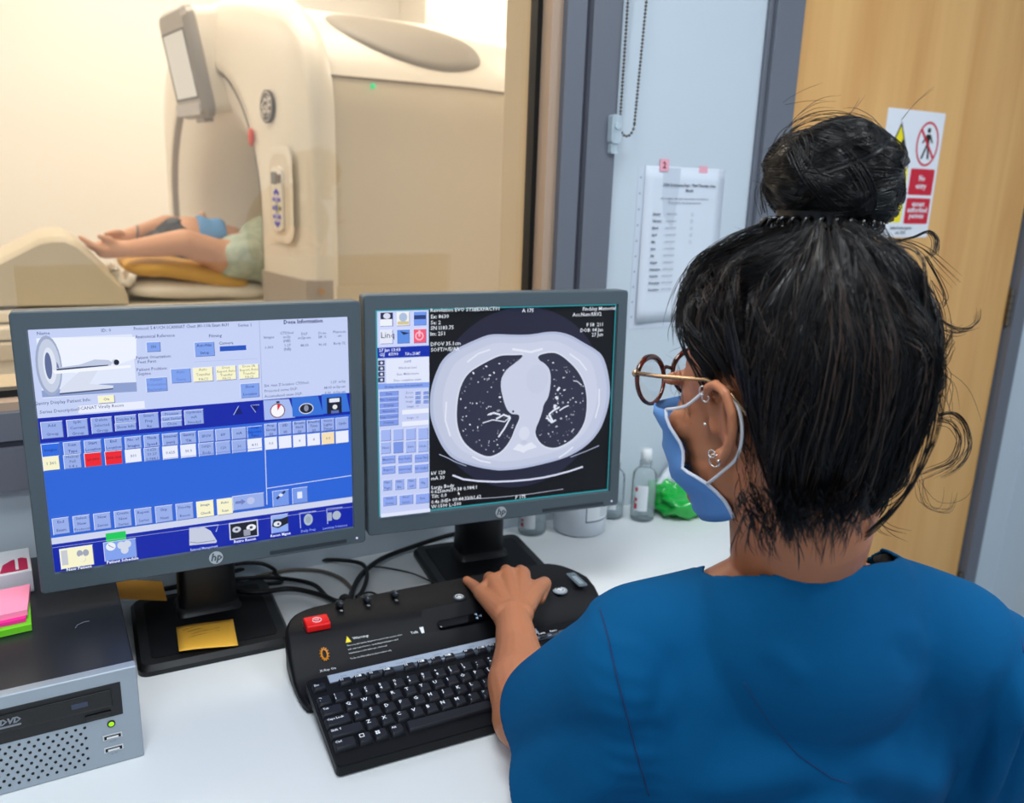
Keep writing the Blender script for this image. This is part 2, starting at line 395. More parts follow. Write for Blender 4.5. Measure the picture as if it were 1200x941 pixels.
def screen_one():
    s = Screen(homog([(35, 387), (408, 371), (63, 670), (411, 617)]))
    LB = (196, 208, 244); BT = (126, 160, 236); DB = (0, 30, 165); MBl = (38, 98, 214); CR_ = (246, 243, 205); GR = (150, 172, 232); WH = (232, 236, 252); TX = (95, 105, 150)
    s.RU(0, 0, SW, SH, LB)
    s.T((53, 391), 'Name', .004, TX); s.T((126, 387.5), 'ID: 0', .004, TX)
    s.R((44.5, 397), (161, 459), (222, 230, 250))
    s.poly([(44.5, 397), (64, 396), (161, 395), (161, 420), (100, 440), (60, 430)], (236, 241, 253))
    s.poly([(51, 466), (161, 459), (160.5, 448), (120, 450), (90, 455), (50, 458)], (140, 158, 205))
    s.E((59, 429), .0135, .036, (158, 170, 200)); s.E((59.5, 429), .0115, .032, (196, 205, 226)); s.E((60, 429), .0068, .022, (222, 228, 242)); s.E((58.5, 429), .0036, .016, (92, 106, 150))
    s.poly([(94, 436), (116, 434), (106, 450), (134, 452), (133, 455), (71, 461), (72, 456)], (214, 221, 238))
    s.poly([(71, 461), (133, 455), (133, 456.5), (71, 462.8)], (70, 80, 120))
    s.poly([(63, 434.5), (154, 428), (154, 431), (66, 438.5)], (242, 245, 252))
    s.poly([(67, 431.5), (95, 427.5), (112, 421.5), (128, 422), (133, 425), (131, 428.5), (68, 434.5)], (190, 200, 225))
    s.poly([(68, 432.5), (95, 430), (128, 427.6), (128, 428.8), (68, 434.5)], (60, 70, 105)); s.poly([(68, 431), (68, 424), (70, 428), (71, 432)], (110, 120, 160))
    s.E((136, 424.5), .0036, .0038, (205, 210, 230)); s.E((137.6, 424.8), .0030, .0034, (22, 28, 50))
    s.T((75, 471), 'Gantry Display Patient Info:', .0042, TX, maxw=.06); s.button((115, 464), (135.5, 472), CR_, ['On'])
    s.T((71, 481.5), 'Series Description:', .0042, TX, maxw=.042); s.R((92, 476), (170, 477), WH); s.R((92, 476), (170, 478.5), WH)
    s.T((119, 477), '5CANAT Virally Recon', .004, TX, maxw=.05)
    s.T((215, 383), 'Protocol: 5.4 UCH SCANNAT Chest (80-110k Exam 8631', .0042, (75, 85, 140), maxw=.11); s.T((288, 381), 'Series 1', .004, (75, 85, 140))
    s.T((183, 394), 'Anatomical Reference', .0042, (75, 85, 140), maxw=.045); s.button((172, 401), (189.5, 412), BT, ['SN'])
    s.T((181, 418.5), 'Patient Orientation:', .004, (75, 85, 140), maxw=.04); s.T((173, 424), 'Feet First', .004, (75, 85, 140))
    s.T((179, 432.5), 'Patient Position:', .004, (75, 85, 140), maxw=.035); s.T((170, 438), 'Supine', .004, (75, 85, 140))
    s.button((171, 443), (197, 458), BT, ['Patient', 'Orientation', 'Explanation'], (100, 125, 205)); s.button((200, 432.5), (224.5, 448), BT, ['Auto', 'Store'], (100, 125, 205))
    s.T((253, 393.5), 'Filming', .004, (75, 85, 140)); s.button((228, 401), (252.5, 417), BT, ['AutoFilm', 'Setup'], (40, 60, 130)); s.T((265.5, 402), 'Camera', .004, (75, 85, 140)); s.R((258, 406), (289, 410), (30, 80, 190))
    for a, L in ((226, ['Auto', 'Transfer', 'PACS']), (253, ['Dose', 'Report Auto', 'Transfer', 'PACS']), (279.5, ['Dose SR', 'Report Auto', 'Transfer', 'PACS'])):
        d_ = (a-226)*.065; s.button((a, 431-d_), (a+24.5, 446.5-d_), CR_, L, (150, 150, 120))
    s.button((281, 449.5), (304, 465), BT, ['Show', 'Location'], (50, 70, 150))
    s.line([(304.5, 375), (307, 468)], .0007, (160, 172, 215)); s.line([(228, 424), (302, 420)], .0005, (175, 185, 225))
    s.T((356, 376.5), 'Dose Information', .0052, (50, 58, 110), bold=.03)
    for x, y, L in ((315.5, 395, ['Images']), (336.5, 390, ['CTDIvol', 'mGy', '(NB)']), (357, 391, ['DLP', 'mGy-cm']), (378, 390, ['Dose', 'Eff. %']), (398, 388.5, ['Phantom', 'cm'])):
        for i, q in enumerate(L): s.T((x, y+i*4.6), q, .0036, TX)
    for x, y, L in ((315.5, 407, '1-301'), (337, 404.5, '1.27'), (337, 409, '(NB)'), (357, 404.5, '48.03'), (378, 403.5, '96.03'), (398, 402, 'Body 32')): s.T((x, y), L, .0036, TX)
    for i, (a, b_2) in enumerate((('Est. max Z location CTDIvol:', '1.27  mGy'), ('Projected series DLP:', '48.03 mGy-cm'), ('Accumulated exam DLP:', '0.00  mGy-cm'))):
        s.T((309.5, 452+i*6.3), a, .0036, TX, 'L'); s.T((404, 446.5+i*6), b_2, .0036, TX, 'R')
    # dark header band and lower blue field
    u_, vA = s.P((46, 490)); _, vB = s.P((48, 519)); _, vC = s.P((60.6, 630)); _, vD = s.P((61.6, 637.5)); _, vt = s.P((407, 461))
    s.RU(0, vA, SW, vB, DB); s.RU(0, vB, SW, vC, MBl); s.RU(0, vC, SW, vD, (205, 212, 236)); s.RU(0, vD, SW, SH, DB)
    uT = s.P((307.5, 480))[0]
    s.RU(uT, vB-.004, SW, vB, DB)
    for k, (x0, x1, x1b) in enumerate(((308, 338, 345), (341, 372, 378), (376, 405, 409))):
        y0 = 469-k*3.6; s.poly([(x0, y0), (x1, y0-1.8), (x1b, y0+20), (x0+1, y0+23)], (165, 185, 238) if k == 0 else (50, 112, 214))
    s.E((324.5, 481), .0098, .0098, (120, 40, 50)); s.E((324.5, 481), .0086, .0086, (245, 245, 250)); s.poly([(324.5, 481), (324, 473), (328.5, 474.5)], (225, 30, 60)); s.R((323, 470), (327, 472), (30, 30, 60))
    s.E((358, 478.5), .0098, .0075, (225, 228, 240)); s.E((358, 478.5), .0088, .0064, (25, 28, 50)); s.E((358, 478), .003, .0045, (140, 145, 165))
    s.R((382, 466), (399.5, 483.5), (15, 20, 50)); s.R((385, 467), (397, 470.5), (225, 230, 245)); s.E((391.5, 476.5), .0033, .0033, (225, 230, 225)); s.R((387, 481), (396, 483.5), (90, 110, 170))
    s.poly([(273, 486), (279, 476), (284, 484.5)], (0, 15, 110)); s.line([(273, 486), (279, 475.5)], .0009, (170, 185, 235)); s.poly([(293, 474.5), (303, 474), (299, 483)], (0, 15, 110)); s.line([(303, 474), (293, 474.7), (299, 483)], .0009, (170, 185, 235))
    for a, b2, L in (((48, 494.5), (75.5, 512), ['Add', 'Group']), ((78, 492), (104.5, 509.5), ['Split', 'Current', 'Group']), ((106.5, 489.5), (132.5, 506), ['Delete', 'Selected', 'Group']), ((162, 484.5), (186.5, 501), ['Smart', 'Prep', 'Rx']), ((215, 480.5), (238.5, 496), ['Optimize', 'mA', 'Needed'])):
        s.button(a, b2, GR, L)
    for y0, y1, L in ((486, 494, 'Display Rx'), (495, 503, 'Show Info')): s.button((134.5, y0+1), (160, y1), GR, [L])
    for i, L in enumerate(('Preview', 'Last Series', 'Close')): s.button((188.5, 482+i*5.8), (213, 487+i*5.8), GR, [L])
    def slant(x): return -(x-60)*.088          # the photograph's rows climb to the right
    hdr = [(48, 71, 'Images', 1), (74, 96, 'Scan,Type', 0), (98, 119.5, 'Start,Location', 0), (122, 143.5, 'End,Location', 0), (145.5, 166, 'No. of,Images', 0), (167.5, 187, 'Thick,Speed', 0), (189, 208.5, 'Interval,(mm)', 0), (210, 229.5, 'Gantry,Tilt', 0), (231, 250, 'SFOV', 0), (251, 269, 'kV', 0), (270, 287.5, 'mA', 0), (288, 306, 'Total,Exposure,Time', 1)]
    for x0, x1, L, hl in hdr:
        d0 = slant((x0+x1)/2)*1.0; s.button((x0, 520+d0), (x1, 533+d0*1.06), (40, 105, 225) if hl else GR, L.split(','), (20, 50, 140))
        sel = L.split(',')[0]
        c = {'Images': CR_, 'Start': (236, 28, 44), 'End': (236, 28, 44), 'No. of': WH, 'Interval': WH, 'Gantry': WH, 'Total': WH}.get(sel, GR)
        val = {'Images': '1 301', 'Scan': 'Helical,Full,0.4 s', 'Start': 'S0.000', 'End': 'I300.000', 'No. of': '301', 'Thick': '0.625,39.37,0.984:1', 'Interval': '0.625', 'Gantry': 'S0.0', 'SFOV': 'Large,Body', 'kV': '120', 'mA': '30', 'Total': '4.91'}.get(sel, '')
        s.button((x0, 535+d0*1.02), (x1, 549.5+d0*1.08), c, val.split(','), (120, 20, 30) if c[0] == 236 else (90, 105, 150))
    x = 308
    for i, L in enumerate(('Prep,Group,(s)', 'ISD,(s)', 'Breath,Hold,(s)', 'Breathe,Time,(s)', 'Voice,Lights,Timer', 'Cycle')):
        d0 = slant(x+8); s.button((x, 518.5+d0), (x+15.6, 533+d0*1.06), GR, L.split(','), (30, 50, 130)); s.button((x, 535+d0*1.02), (x+15.6, 549.5+d0*1.08), (244, 222, 180) if i == 4 else WH, ['0.0' if i in (0, 4) else ('' if i in (1, 5) else '8')], (120, 120, 150)); x += 16.6
    s.line([(308.5, 520), (310, 590)], .0011, (205, 215, 245)); s.line([(310, 571), (409, 556)], .0011, (205, 215, 245)); s.line([(52.5, 552), (307, 523)], .0005, (60, 110, 220))
    bl = ['End,Exam', 'Select,New,Protocol', 'New,Series', 'Create,New,Series', 'Repeat,Series', 'Skip,Next', 'Priority,Recon', 'Image,Check', 'Auto,Scan']
    for i, L in enumerate(bl):
        x0 = 60+i*23.9; d0 = -(i*23.9)*.118; s.button((x0, 606+d0), (x0+21.5-(i > 7)*2, 622.5+d0), CR_ if i >= 7 else GR, L.split(','), (60, 80, 150))
    s.button((269.5, 580), (307, 592), GR, ['']); s.poly([(273, 586), (280, 585), (280, 583), (285, 586), (280, 590), (280, 588), (273, 589)], (110, 125, 190)); s.E((291, 585), .005, .005, (185, 195, 235))
    for x0, x1, c in ((316, 336, 0), (339, 357.5, 1)):
        s.button((x0, 574-(x0-316)*.14), (x1, 590-(x0-316)*.14), (115, 150, 232), [''])
    s.line([(321, 583), (331, 574)], .003, (30, 40, 90)); s.E((326, 578.5), .0028, .0022, (220, 230, 250)); s.R((345, 575), (351, 582), (225, 232, 250))
    s.R((122, 623), (146, 629.5), (20, 200, 90))
    s.button((68, 641), (109, 659), CR_, ['']); s.R((70, 643), (79, 659), (196, 200, 210))
    for q in ((92, 646), (99, 645), (95.5, 652)): s.E(q, .0034, .0044, (160, 165, 185))
    s.E((94.5, 652), .0042, .0045, (245, 243, 215)); s.T((91, 663), 'New Patient', .004, (240, 245, 255), bold=.02)
    s.button((119, 633.5), (158.5, 650), (128, 160, 236), ['']); s.E((128, 638), .0055, .0055, (232, 238, 250)); s.line([(125, 636), (128, 638), (131.5, 639.5)], .0007, (70, 80, 120))
    for q in ((140, 636.5), (147, 635), (144, 642)): s.E(q, .0045, .005, (208, 215, 232))
    s.T((141.5, 654), 'Patient Schedule', .004, (240, 245, 255), bold=.02)
    s.poly([(219, 618), (222, 616), (229, 617), (236, 615.5), (244, 620), (251, 632), (250, 634), (219, 637)], (196, 202, 222)); s.line([(220, 633), (229, 634), (249, 631)], .0007, (90, 100, 140)); s.line([(219, 617), (253, 613), (250, 621)], .0014, (170, 182, 230))
    s.T((236, 640), 'External Management', .0036, (190, 205, 250), maxw=.034)
    s.R((265, 611), (299.5, 626), (200, 208, 235)); s.R((266.5, 612.5), (298, 625), (20, 24, 40)); s.E((274, 618.5), .0055, .0042, (195, 200, 215)); s.E((291, 616), .0062, .0045, (235, 238, 245)); s.E((274, 618.5), .002, .0016, (50, 55, 80)); s.E((291, 616), .002, .002, (60, 65, 90)); s.R((282, 619), (290, 625), (150, 155, 170))
    s.T((283.5, 631), 'Retro Recon', .004, (240, 245, 255), bold=.02)
    s.button((314, 602.5), (334.5, 620.5), (140, 170, 238), ['']); s.poly([(315, 615), (317, 607), (326, 606), (334, 603), (334, 611), (322, 617)], (20, 24, 45)); s.E((321.5, 612), .0052, .0038, (225, 230, 240)); s.E((322.5, 612), .0015, .0015, (40, 45, 70))
    s.T((325, 624.5), 'Recon Mgmt', .0038, (240, 245, 255), bold=.02)
    s.line([(366.5, 597), (347.5, 599.5), (348.5, 617)], .0012, (170, 182, 230)); s.E((357.5, 607), .0062, .0085, (170, 185, 200)); s.E((357.5, 607), .0036, .005, (150, 165, 185)); s.T((357.5, 619.5), 'Daily Prep', .0036, (150, 170, 235))
    s.line([(397.5, 592.5), (379, 594.5), (380, 612)], .0012, (170, 182, 230)); s.R((380, 599), (385, 608), (160, 172, 195)); s.E((390.5, 602), .006, .0065, (170, 182, 200)); s.T((388.5, 615.5), 'Learning Solutions', .0034, (150, 170, 235))
    s.line([(60.5, 639), (410, 592)], .0004, (190, 198, 225))
    return s

def screen_two():
    s = Screen(homog([(438, 367), (722, 354), (443, 606), (716, 571)]))
    uP = s.P((500.5, 480))[0]; K = (8, 9, 20); LB = (196, 206, 244); BT = (130, 160, 236); WH = (225, 232, 250)
    s.RU(0, 0, SW, SH, (40, 150, 160)); s.RU(uP+.0016, .0016, SW-.0016, SH-.0022, (3, 4, 12))
    c = s.h(611, 466); R_ = .139; q = []
    for i in range(72):
        a = 2*math.pi*i/72; q.append((min(max(c[0]+R_*math.cos(a), uP+.0018), SW-.0018), min(max(c[1]+R_*math.sin(a), .0018), SH-.0024)))
    s.poly(q, (32, 33, 56), True)
    body = [(580, 391.3), (601, 392), (621.7, 391.3), (639.5, 387.6), (654.4, 387.3), (669, 391), (684, 399.5), (696, 405.5), (706.5, 413), (712.4, 427.8), (716, 447), (716.4, 462), (713, 480), (706, 500), (691.5, 518), (669, 532), (643.7, 540), (612, 547.3), (589.6, 549.7), (580, 549.4), (557.5, 546), (532, 538.5), (519, 526), (509.7, 508), (503.5, 490.7), (502.2, 474), (503.5, 456), (509, 438), (517.8, 420), (534, 408.5), (553.5, 399.5), (568.4, 393)]
    def soft(p):
        p = [tuple(q) for q in p]
        for _ in range(2):
            q = []
            for i in range(len(p)):
                A_, B_ = np.array(p[i]), np.array(p[(i+1) % len(p)]); q += [tuple(A_*.75+B_*.25), tuple(A_*.25+B_*.75)]
            p = q
        return p
    body = soft(body)
    s.poly(body, (176, 186, 214))
    bc = np.array([610, 468]); s.poly([tuple(bc+(np.array(p)-bc)*.965) for p in body], (190, 198, 222))
    # chest wall muscle ring, slightly brighter, then ribs
    s.poly([tuple(bc+(np.array(p)-bc)*(.86, .87)) for p in body], (200, 206, 228))
    LL = [(580, 418), (561, 428), (546, 438), (537, 456), (534, 480), (535, 499), (541.6, 516), (554, 527), (570, 534), (580, 532), (589.6, 526), (599, 513), (604, 499), (609.5, 487.5), (607, 483.5), (598, 484), (591, 474), (584.5, 447), (592, 432), (605, 423), (614, 414.4), (602, 415.5), (589, 415.5)]
    RL = [(630, 414.4), (648.5, 410.7), (660, 416), (675, 429), (684, 442.7), (688.6, 459), (689, 478), (686, 494), (675.6, 510), (659.7, 520), (648.5, 523), (635.8, 519.4), (627.8, 508), (628, 500), (633, 489), (636, 479), (637, 472), (644, 462), (646, 435), (639.5, 425), (630, 420)]
    for L in (LL, RL):
        a = np.array(soft(L)); cc = a.mean(0); s.poly([tuple(cc+(p-cc)*1.035) for p in a], (214, 220, 236)); s.poly(soft(L), (44, 46, 68))
    import random as _r; g = _r.Random(3)
    def inside(p, L):
        x, y = p; k = False; j = len(L)-1
        for i in range(len(L)):
            if (L[i][1] > y) != (L[j][1] > y) and x < (L[j][0]-L[i][0])*(y-L[i][1])/(L[j][1]-L[i][1])+L[i][0]: k = not k
            j = i
        return k
    for L, hil in ((LL, (600, 480)), (RL, (636, 478))):
        a = np.array(L); cc = a.mean(0); inner = [tuple(cc+(p-cc)*.93) for p in a]; cnt = 0
        while cnt < 85:
            p = (g.uniform(532, 690), g.uniform(410, 534))
            if not inside(p, inner): continue
            cnt += 1; dd = math.hypot(p[0]-hil[0], p[1]-hil[1]); r = g.uniform(.0005, .0013)*(1.7 if dd < 25 and g.random() < .5 else 1)
            b = g.choice((110, 150, 190, 225)); s.E(p, r, r*g.uniform(1, 2), (b, b+4, min(b+18, 250)), 7, g.uniform(0, 3))
    for path, w_ in (([(580, 489), (589, 484), (597, 487)], .0028), ([(597, 487), (590, 500), (583, 510)], .0026), ([(585, 484), (577, 482), (572, 484)], .0028), ([(597, 486), (590, 492), (576, 490), (564, 494)], .0016), ([(640, 485), (648, 478), (655, 474)], .0028), ([(640, 486), (646, 492), (651, 489)], .003), ([(655, 478), (661, 474), (666, 472)], .002), ([(648, 492), (645, 487), (643, 483)], .0034), ([(655, 451), (652, 455)], .0034), ([(671, 443), (676, 444), (681, 448)], .0012), ([(650, 462), (653, 465)], .0034)):
        s.line(path, w_, (222, 228, 244))
    s.E((600, 480), .0016, .0018, (15, 15, 30)); s.E((641, 483), .0018, .0016, (15, 15, 30))
    s.E((613.5, 505), .0088, .0105, (212, 217, 235)); s.poly([(600, 524), (607, 517), (613, 520), (622, 515), (629, 521), (617, 525), (613, 528), (608, 526)], (224, 228, 242)); s.E((613.5, 515.5), .005, .0028, (192, 198, 220))
    s.E((628, 442), .018, .022, (196, 203, 225)); s.line([(598, 408), (620, 411), (634, 407)], .0035, (225, 229, 242))
    for path in ([(521, 470), (520, 492), (526, 510)], [(545, 424), (558, 414), (572, 409)], [(552, 533), (562, 538), (574, 540)], [(702, 452), (702, 470), (698, 486)], [(655, 533), (664, 527), (672, 520)], [(666, 412), (678, 420), (687, 431)]): s.line(path, .0024, (224, 228, 243))
    s.line([(513, 531), (522, 534.5), (532, 539.5), (545, 544)], .0012, (170, 178, 205)); s.line([(703, 518), (687, 525), (669, 532)], .0012, (170, 178, 205))
    s.line([(529, 555), (541.6, 559.6), (560, 561.5), (580, 562), (600, 561), (620, 559), (636, 556.5), (651.7, 553), (668, 548.5), (684, 543)], .0028, (212, 217, 240))
    s.line([(545, 583), (580, 580.5), (620, 576), (661, 569.5)], .0008, (190, 195, 215))
    WT_ = (230, 236, 246)
    for (p, t) in (((502, 365.7), 'Revolution EVO SYS#EXFACT01'), ((502, 373), 'Ex: 8630'), ((502, 379.8), 'Se: 2'), ((502, 386), 'SN I183.75'), ((502, 392.7), 'Im: 251'), ((502, 404.5), 'DFOV 35.1cm'), ((502, 411), 'SOFT/+/E/AR'), ((503.5, 553.5), 'kV 120'), ((503.5, 559.5), 'mA 30'), ((504, 570), 'Large Body'), ((504, 575), '0.625mm/39.38 0.984:1'), ((504, 580.5), 'Tilt: 0.0'), ((504, 587), '0.4s /HE+ 09:44:33/01.62'), ((504, 592.5), 'W:1500 L:-500')):
        u, v = s.h(*p); s.text(t, .0056, emitc(WT_), Matrix.Translation((max(u, uP+.003)-SW/2, s._y(), SH/2-v)) @ RX, .010, align='L')
    for p, t in (((616, 363.5), 'A 175'), ((610, 579.5), 'P 175')): s.T(p, t, .0056, WT_, bold=.010)
    for p, t in (((719.5, 358.5), 'Finchley Memorial'), ((703, 365.5), 'Acc.Num:RRV2'), ((705, 377.5), 'F 58  211'), ((705, 383.5), 'DOB: 04 Jan'), ((705, 389), '27 Jun')): s.T(p, t, .0056, WT_, 'R', bold=.010)
    # tool column
    s.RU(.0012, .0012, uP, SH-.0022, LB)
    s.poly([(440, 370), (499, 367), (499, 404.5), (440, 408)], (206, 214, 250))
    ic = [[(36, 40, 80), (240, 240, 236), (110, 150, 236)], [(226, 230, 246), (90, 140, 226), (240, 90, 120)]]
    for r in range(2):
        for q_ in range(3):
            x0 = 442.5+q_*19.4; y0 = 369+r*20-q_*.9; s.button((x0, y0), (x0+15.5, y0+15.5), ic[r][q_], [''])
    s.R((443, 377), (457, 384), (236, 240, 248)); s.E((450.5, 373), .005, .004, (215, 220, 240)); s.E((469.5, 374), .0058, .0062, (170, 190, 220)); s.R((463, 379), (476, 382), (210, 196, 150)); s.R((482, 371.5), (496, 375.5), (40, 60, 120))
    s.T((451.5, 395), 'Linq', .0085, (30, 40, 70), bold=0); s.poly([(466, 390), (472, 391), (477, 392), (470, 394)], (30, 40, 80))
    s.E((488.5, 395), .0062, .0062, (250, 190, 205)); s.E((488.5, 395), .0044, .0044, (240, 90, 120)); s.R((487.4, 388.5), (489.6, 395.5), (250, 190, 205))
    s.poly([(439.5, 409.5), (500.5, 405.5), (500.5, 418), (440, 421.5)], (0, 40, 170)); s.T((441.5, 412.5), '27 Jan 13:03', .0045, WH, 'L', bold=.02); s.T((442, 417.5), 'GIJ   87/90', .0045, WH, 'L'); s.T((472, 416), '768 x 256MT', .0045, WH, 'L', maxw=.022)
    s.poly([(449.5, 422.5), (500, 418.5), (500.5, 448), (450, 450.5)], (224, 230, 250))
    for i, L in enumerate(('AWE', 'Window level', 'Gen. Multi-recon', 'Disc. complete exam')): s.T((475, 424.5+i*7), L, .0034, (110, 120, 170))
    for i in range(4): s.R((440.5, 424+i*6.5), (448, 429+i*6.5), (40, 50, 90)); s.E((444.5, 426.5+i*6.5), .002, .002, (210, 215, 235))
    s.poly([(440.5, 450.5), (500.5, 447.5), (500.5, 453.5), (440.5, 457)], BT); s.T((470.5, 452.5), 'Showing reference from annotations', .0034, (60, 75, 140), maxw=.055)
    for i, L in enumerate(('Save', 'Film Composer', 'Display', 'Annotate', 'Image Controls', 'Format')):
        s.button((441.5, 459+i*6.6), (464.5, 464.4+i*6.6), (126, 152, 230), [L])
    for i in range(3):
        for j in range(2): s.button((483+j*9.5, 458+i*5-j*.5), (490+j*9.5, 462+i*5-j*.5), (140, 165, 235), ['10'])
        s.T((477, 460+i*5), ('Zoom', 'Rotate', 'Image')[i], .0032, (110, 120, 170))
    for i in range(2): s.R((468.5, 480+i*13.5), (499.5, 482.5+i*13.5), (232, 236, 250)); s.T((481, 475.5+i*13), 'Image  10', .0032, (110, 120, 170))
    for r in range(2):
        for q_ in range(4):
            x0 = 443+q_*14.6; y0 = 503+r*14.5-q_*.9; s.button((x0, y0), (x0+12.4, y0+12.5), (120, 148, 226) if (r, q_) == (1, 1) else (160, 180, 240), [[['', '', '', ''], ['Next', '', 'Save', 'Undo']][r][q_]])
    for r in range(2):
        for q_ in range(3):
            x0 = 444+q_*19.3; y0 = 533+r*12-q_*1.2; s.button((x0, y0), (x0+16.8, y0+8), (140, 165, 238), [[['Measure'], ['Erase Graphic'], ['Screen Save']], [['Report'], ['Reference Image'], ['3D Sculpt']]][r][q_])
    for q_ in range(4): x0 = 445.5+q_*14.1; y0 = 561-q_*1.1; s.button((x0, y0), (x0+11.4, y0+11.4), (150, 172, 238), [['Film', 'Page'], ['Film', 'Bw'], ['Film', 'Off'], ['Flip']][q_])
    for q_ in range(3): x0 = 445.5+q_*19.3; y0 = 580-q_*1.7; s.button((x0, y0), (x0+17, y0+9.5), (140, 165, 238), [['Next', 'Series'], ['Prior', 'Series'], ['Exit']][q_])
    s.RU(.0012, SH-.0075, uP, SH-.002, (222, 228, 250))
    s.poly([(534.5, 573), (536.5, 575.5), (535.6, 575.7), (536.3, 577), (535.7, 577.2), (535, 575.9), (534.6, 576.6)], (250, 250, 250))
    return s

def monitor(name, label, x, y, z, yaw, tilt, base_uv, scr, group):
    """x, y, z: centre of the screen over the desk; base_uv: offset of the foot in the monitor's own frame"""
    t = thing(name, label, 'computer monitor', (x, y, D), yaw)
    M = Matrix.Translation((0, 0, z)) @ Matrix.Rotation(-tilt, 4, 'X')
    bz, bt, bb = .0172, .0215, .0255; X = SW/2+bz; Z1 = SH/2+bt; Z0 = -SH/2-bb
    h = MB(); h.M = M
    def rim(x0, x1, z0, z1, y0, y1, n=4, r=.004): return [(px, y0, pz) for px, pz in rrect(x0, x1, z0, z1, r, n)]
    R = []
    for (dx, yy, rr) in ((-.0015, -.006, .004), (0, -.0045, .005), (0, .024, .005), (-.03, .044, .012), (-.09, .055, .02)):
        R.append([(px, yy, pz) for px, pz in rrect(-X-dx, X+dx, Z0-dx, Z1+dx, rr, 4)])
    h.grid(np.array(R), mon_grey, cv=True); k = len(R[0])
    h.add(R[-1], [tuple(range(k))], mon_back)
    # front: flat bezel ring down to the recessed screen
    fi = [[(px, yy, pz) for px, pz in rrect(-SW/2-e, SW/2+e, -SH/2-e, SH/2+e, .0012, 4)] for e, yy in ((.0012, -.006), (0, -.0005))]
    h.grid(np.array([R[0]]+fi), mon_grey, cv=True)
    ho = h.build('housing', None, t); smooth_by_angle(ho, 35)
    sc = scr(); sc.M = M
    # re-bake with tilt
    sc.v = [tuple(M @ Vector(v)) for v in sc.v]; so = sc.build('screen', None, t)
    lg = MB(); lg.M = M @ Matrix.Translation((.0, -.0062, Z0+bb/2)); 
    lg.lathe([(.0088, 0), (.0088, .0006)], mat('logo_silver', (190, 196, 200), .3, metal=.3), RX, 28); lg.text('hp', .0105, mon_grey, Matrix.Translation((0, -.0009, .0008)) @ RX, .03, shear=.25)
    lg.build('logo', None, t)
    bt_ = MB(); bt_.M = M
    bt_.box(X-.135, X-.028, -.0068, -.006, Z0+.0045, Z0+.0095, mat('button_strip', (48, 54, 60), .4))
    for i in range(5): bt_.box(X-.135+i*.0214, X-.1345+i*.0214, -.0070, -.006, Z0+.0045, Z0+.0095, mon_back)
    bt_.build('button_strip', None, t, bevel=.0004)
    MB().lathe([(.0015, 0), (.0015, .0008)], emitc((225, 215, 255), 1), M @ Matrix.Translation((X-.013, -.006, Z0+.0085)) @ RX, 12).build('power_light', emitc((225, 215, 255)), t)
    bx, by = base_uv
    b = MB(); b.prism(rrect(bx-.103, bx+.103, by-.105, by+.105, .014), 0, .007, black_p); b.prism(rrect(bx-.103, bx+.103, by-.105, by+.105, .014), .007, .014, black_p, top_scale=.95)
    b.prism(rrect(bx-.085, bx+.085, by-.085, by+.085, .008), .014, .0146, black_satin)
    smooth_by_angle(b.build('base', None, t), 30)
    c = MB(); c.M = Matrix.Translation((bx+.004, by+.045, 0))
    RR = []
    for zz, wx_, wy_ in ((.0146, .047, .034), (.020, .046, .031), (.024, .042, .026), (.05, .041, .024), (z-.05, .041, .022), (z+.02, .040, .02)):
        RR.append([(px, py, zz) for px, py in rrect(-wx_, wx_, -wy_, wy_, .012, 4)])
    c.grid(np.array(RR), black_p, cv=True); smooth_by_angle(c.build('stand_column', None, t), 35)
    hd = MB(); hd.M = M; hd.box(-.06, .06, .05, .085, -.05, .05, mon_back); hd.build('mount', None, t, bevel=.004)
    return t
monitor('computer_monitor', 'left grey computer monitor showing the blue scan planning screen', .174, 1.0884, .324, -.0503, .0266, (-.003, .103), screen_one, None)
monitor('computer_monitor', 'right grey computer monitor showing a black and white chest scan', .5882, 1.0548, .331, -.1319, .0393, (.03, .13), screen_two, None)

# ============================================================ PC BOX, NOTES ON IT
PX0, PX1, PY0, PY1, PH = -.29, .0555, .925, 1.285, .117
pc = thing('desktop_computer', 'silver and black desktop computer lying flat at the left end of the desk', 'computer', ((PX0+PX1)/2, PY0, D))
pw = (PX1-PX0)/2
MB().box(-pw, pw, .012, PY1-PY0, .002, PH, mat('pc_case_black', (30, 32, 38), .32, bump=.1, bscale=700)).build('case', None, pc, bevel=.002)
fm = mat('pc_front_silver', (158, 168, 178), .4, metal=.35)
fb = MB(); fb.box(-pw-.001, pw+.001, 0, .014, 0, PH+.001, fm); fb.build('front_panel', None, pc, bevel=.002, seg=3)
for sx in (-.14, .14):
    for sy in (.03, .32): MB().lathe([(.01, -.0), (.01, .003)], black_p, Matrix.Translation((sx, sy, 0)), 14).build('foot', None, pc)
dv = MB(); dv.box(-.116, .156, -.001, .002, .062, .103, black_p); dv.box(-.11, .146, -.0028, .001, .077, .097, black_gloss); dv.box(.118, .144, -.003, .001, .0655, .0715, black_gloss)
dvo = dv.build('optical_drive', None, pc, bevel=.0008)
lg = MB(); grey_t = mat('print_grey', (120, 126, 134), .5)
lg.text('DVD', .0068, grey_t, Matrix.Translation((.048, -.0032, .0885)) @ RX, .05, shear=.2); lg.box(.038, .058, -.0031, -.0029, .0815, .0838, grey_t); lg.build('disc_logo', None, dvo)
MB().box(.106, .122, -.0031, -.0029, .084, .090, mat('print_dim', (52, 62, 84), .4)).build('speed_label', None, dvo)
gr = MB(); dark = mat('grille_hole', (10, 11, 13), .7)
for i in range(27):
    for j in range(8):
        cx_ = .112-i*.0090+(j % 2)*.0045; cz = .010+j*.0066
        gr.lathe([(.0016, 0), (.0016, .0005)], dark, Matrix.Translation((cx_, 0, cz)) @ RX, 8)
gr.build('ventilation_grille', None, pc)
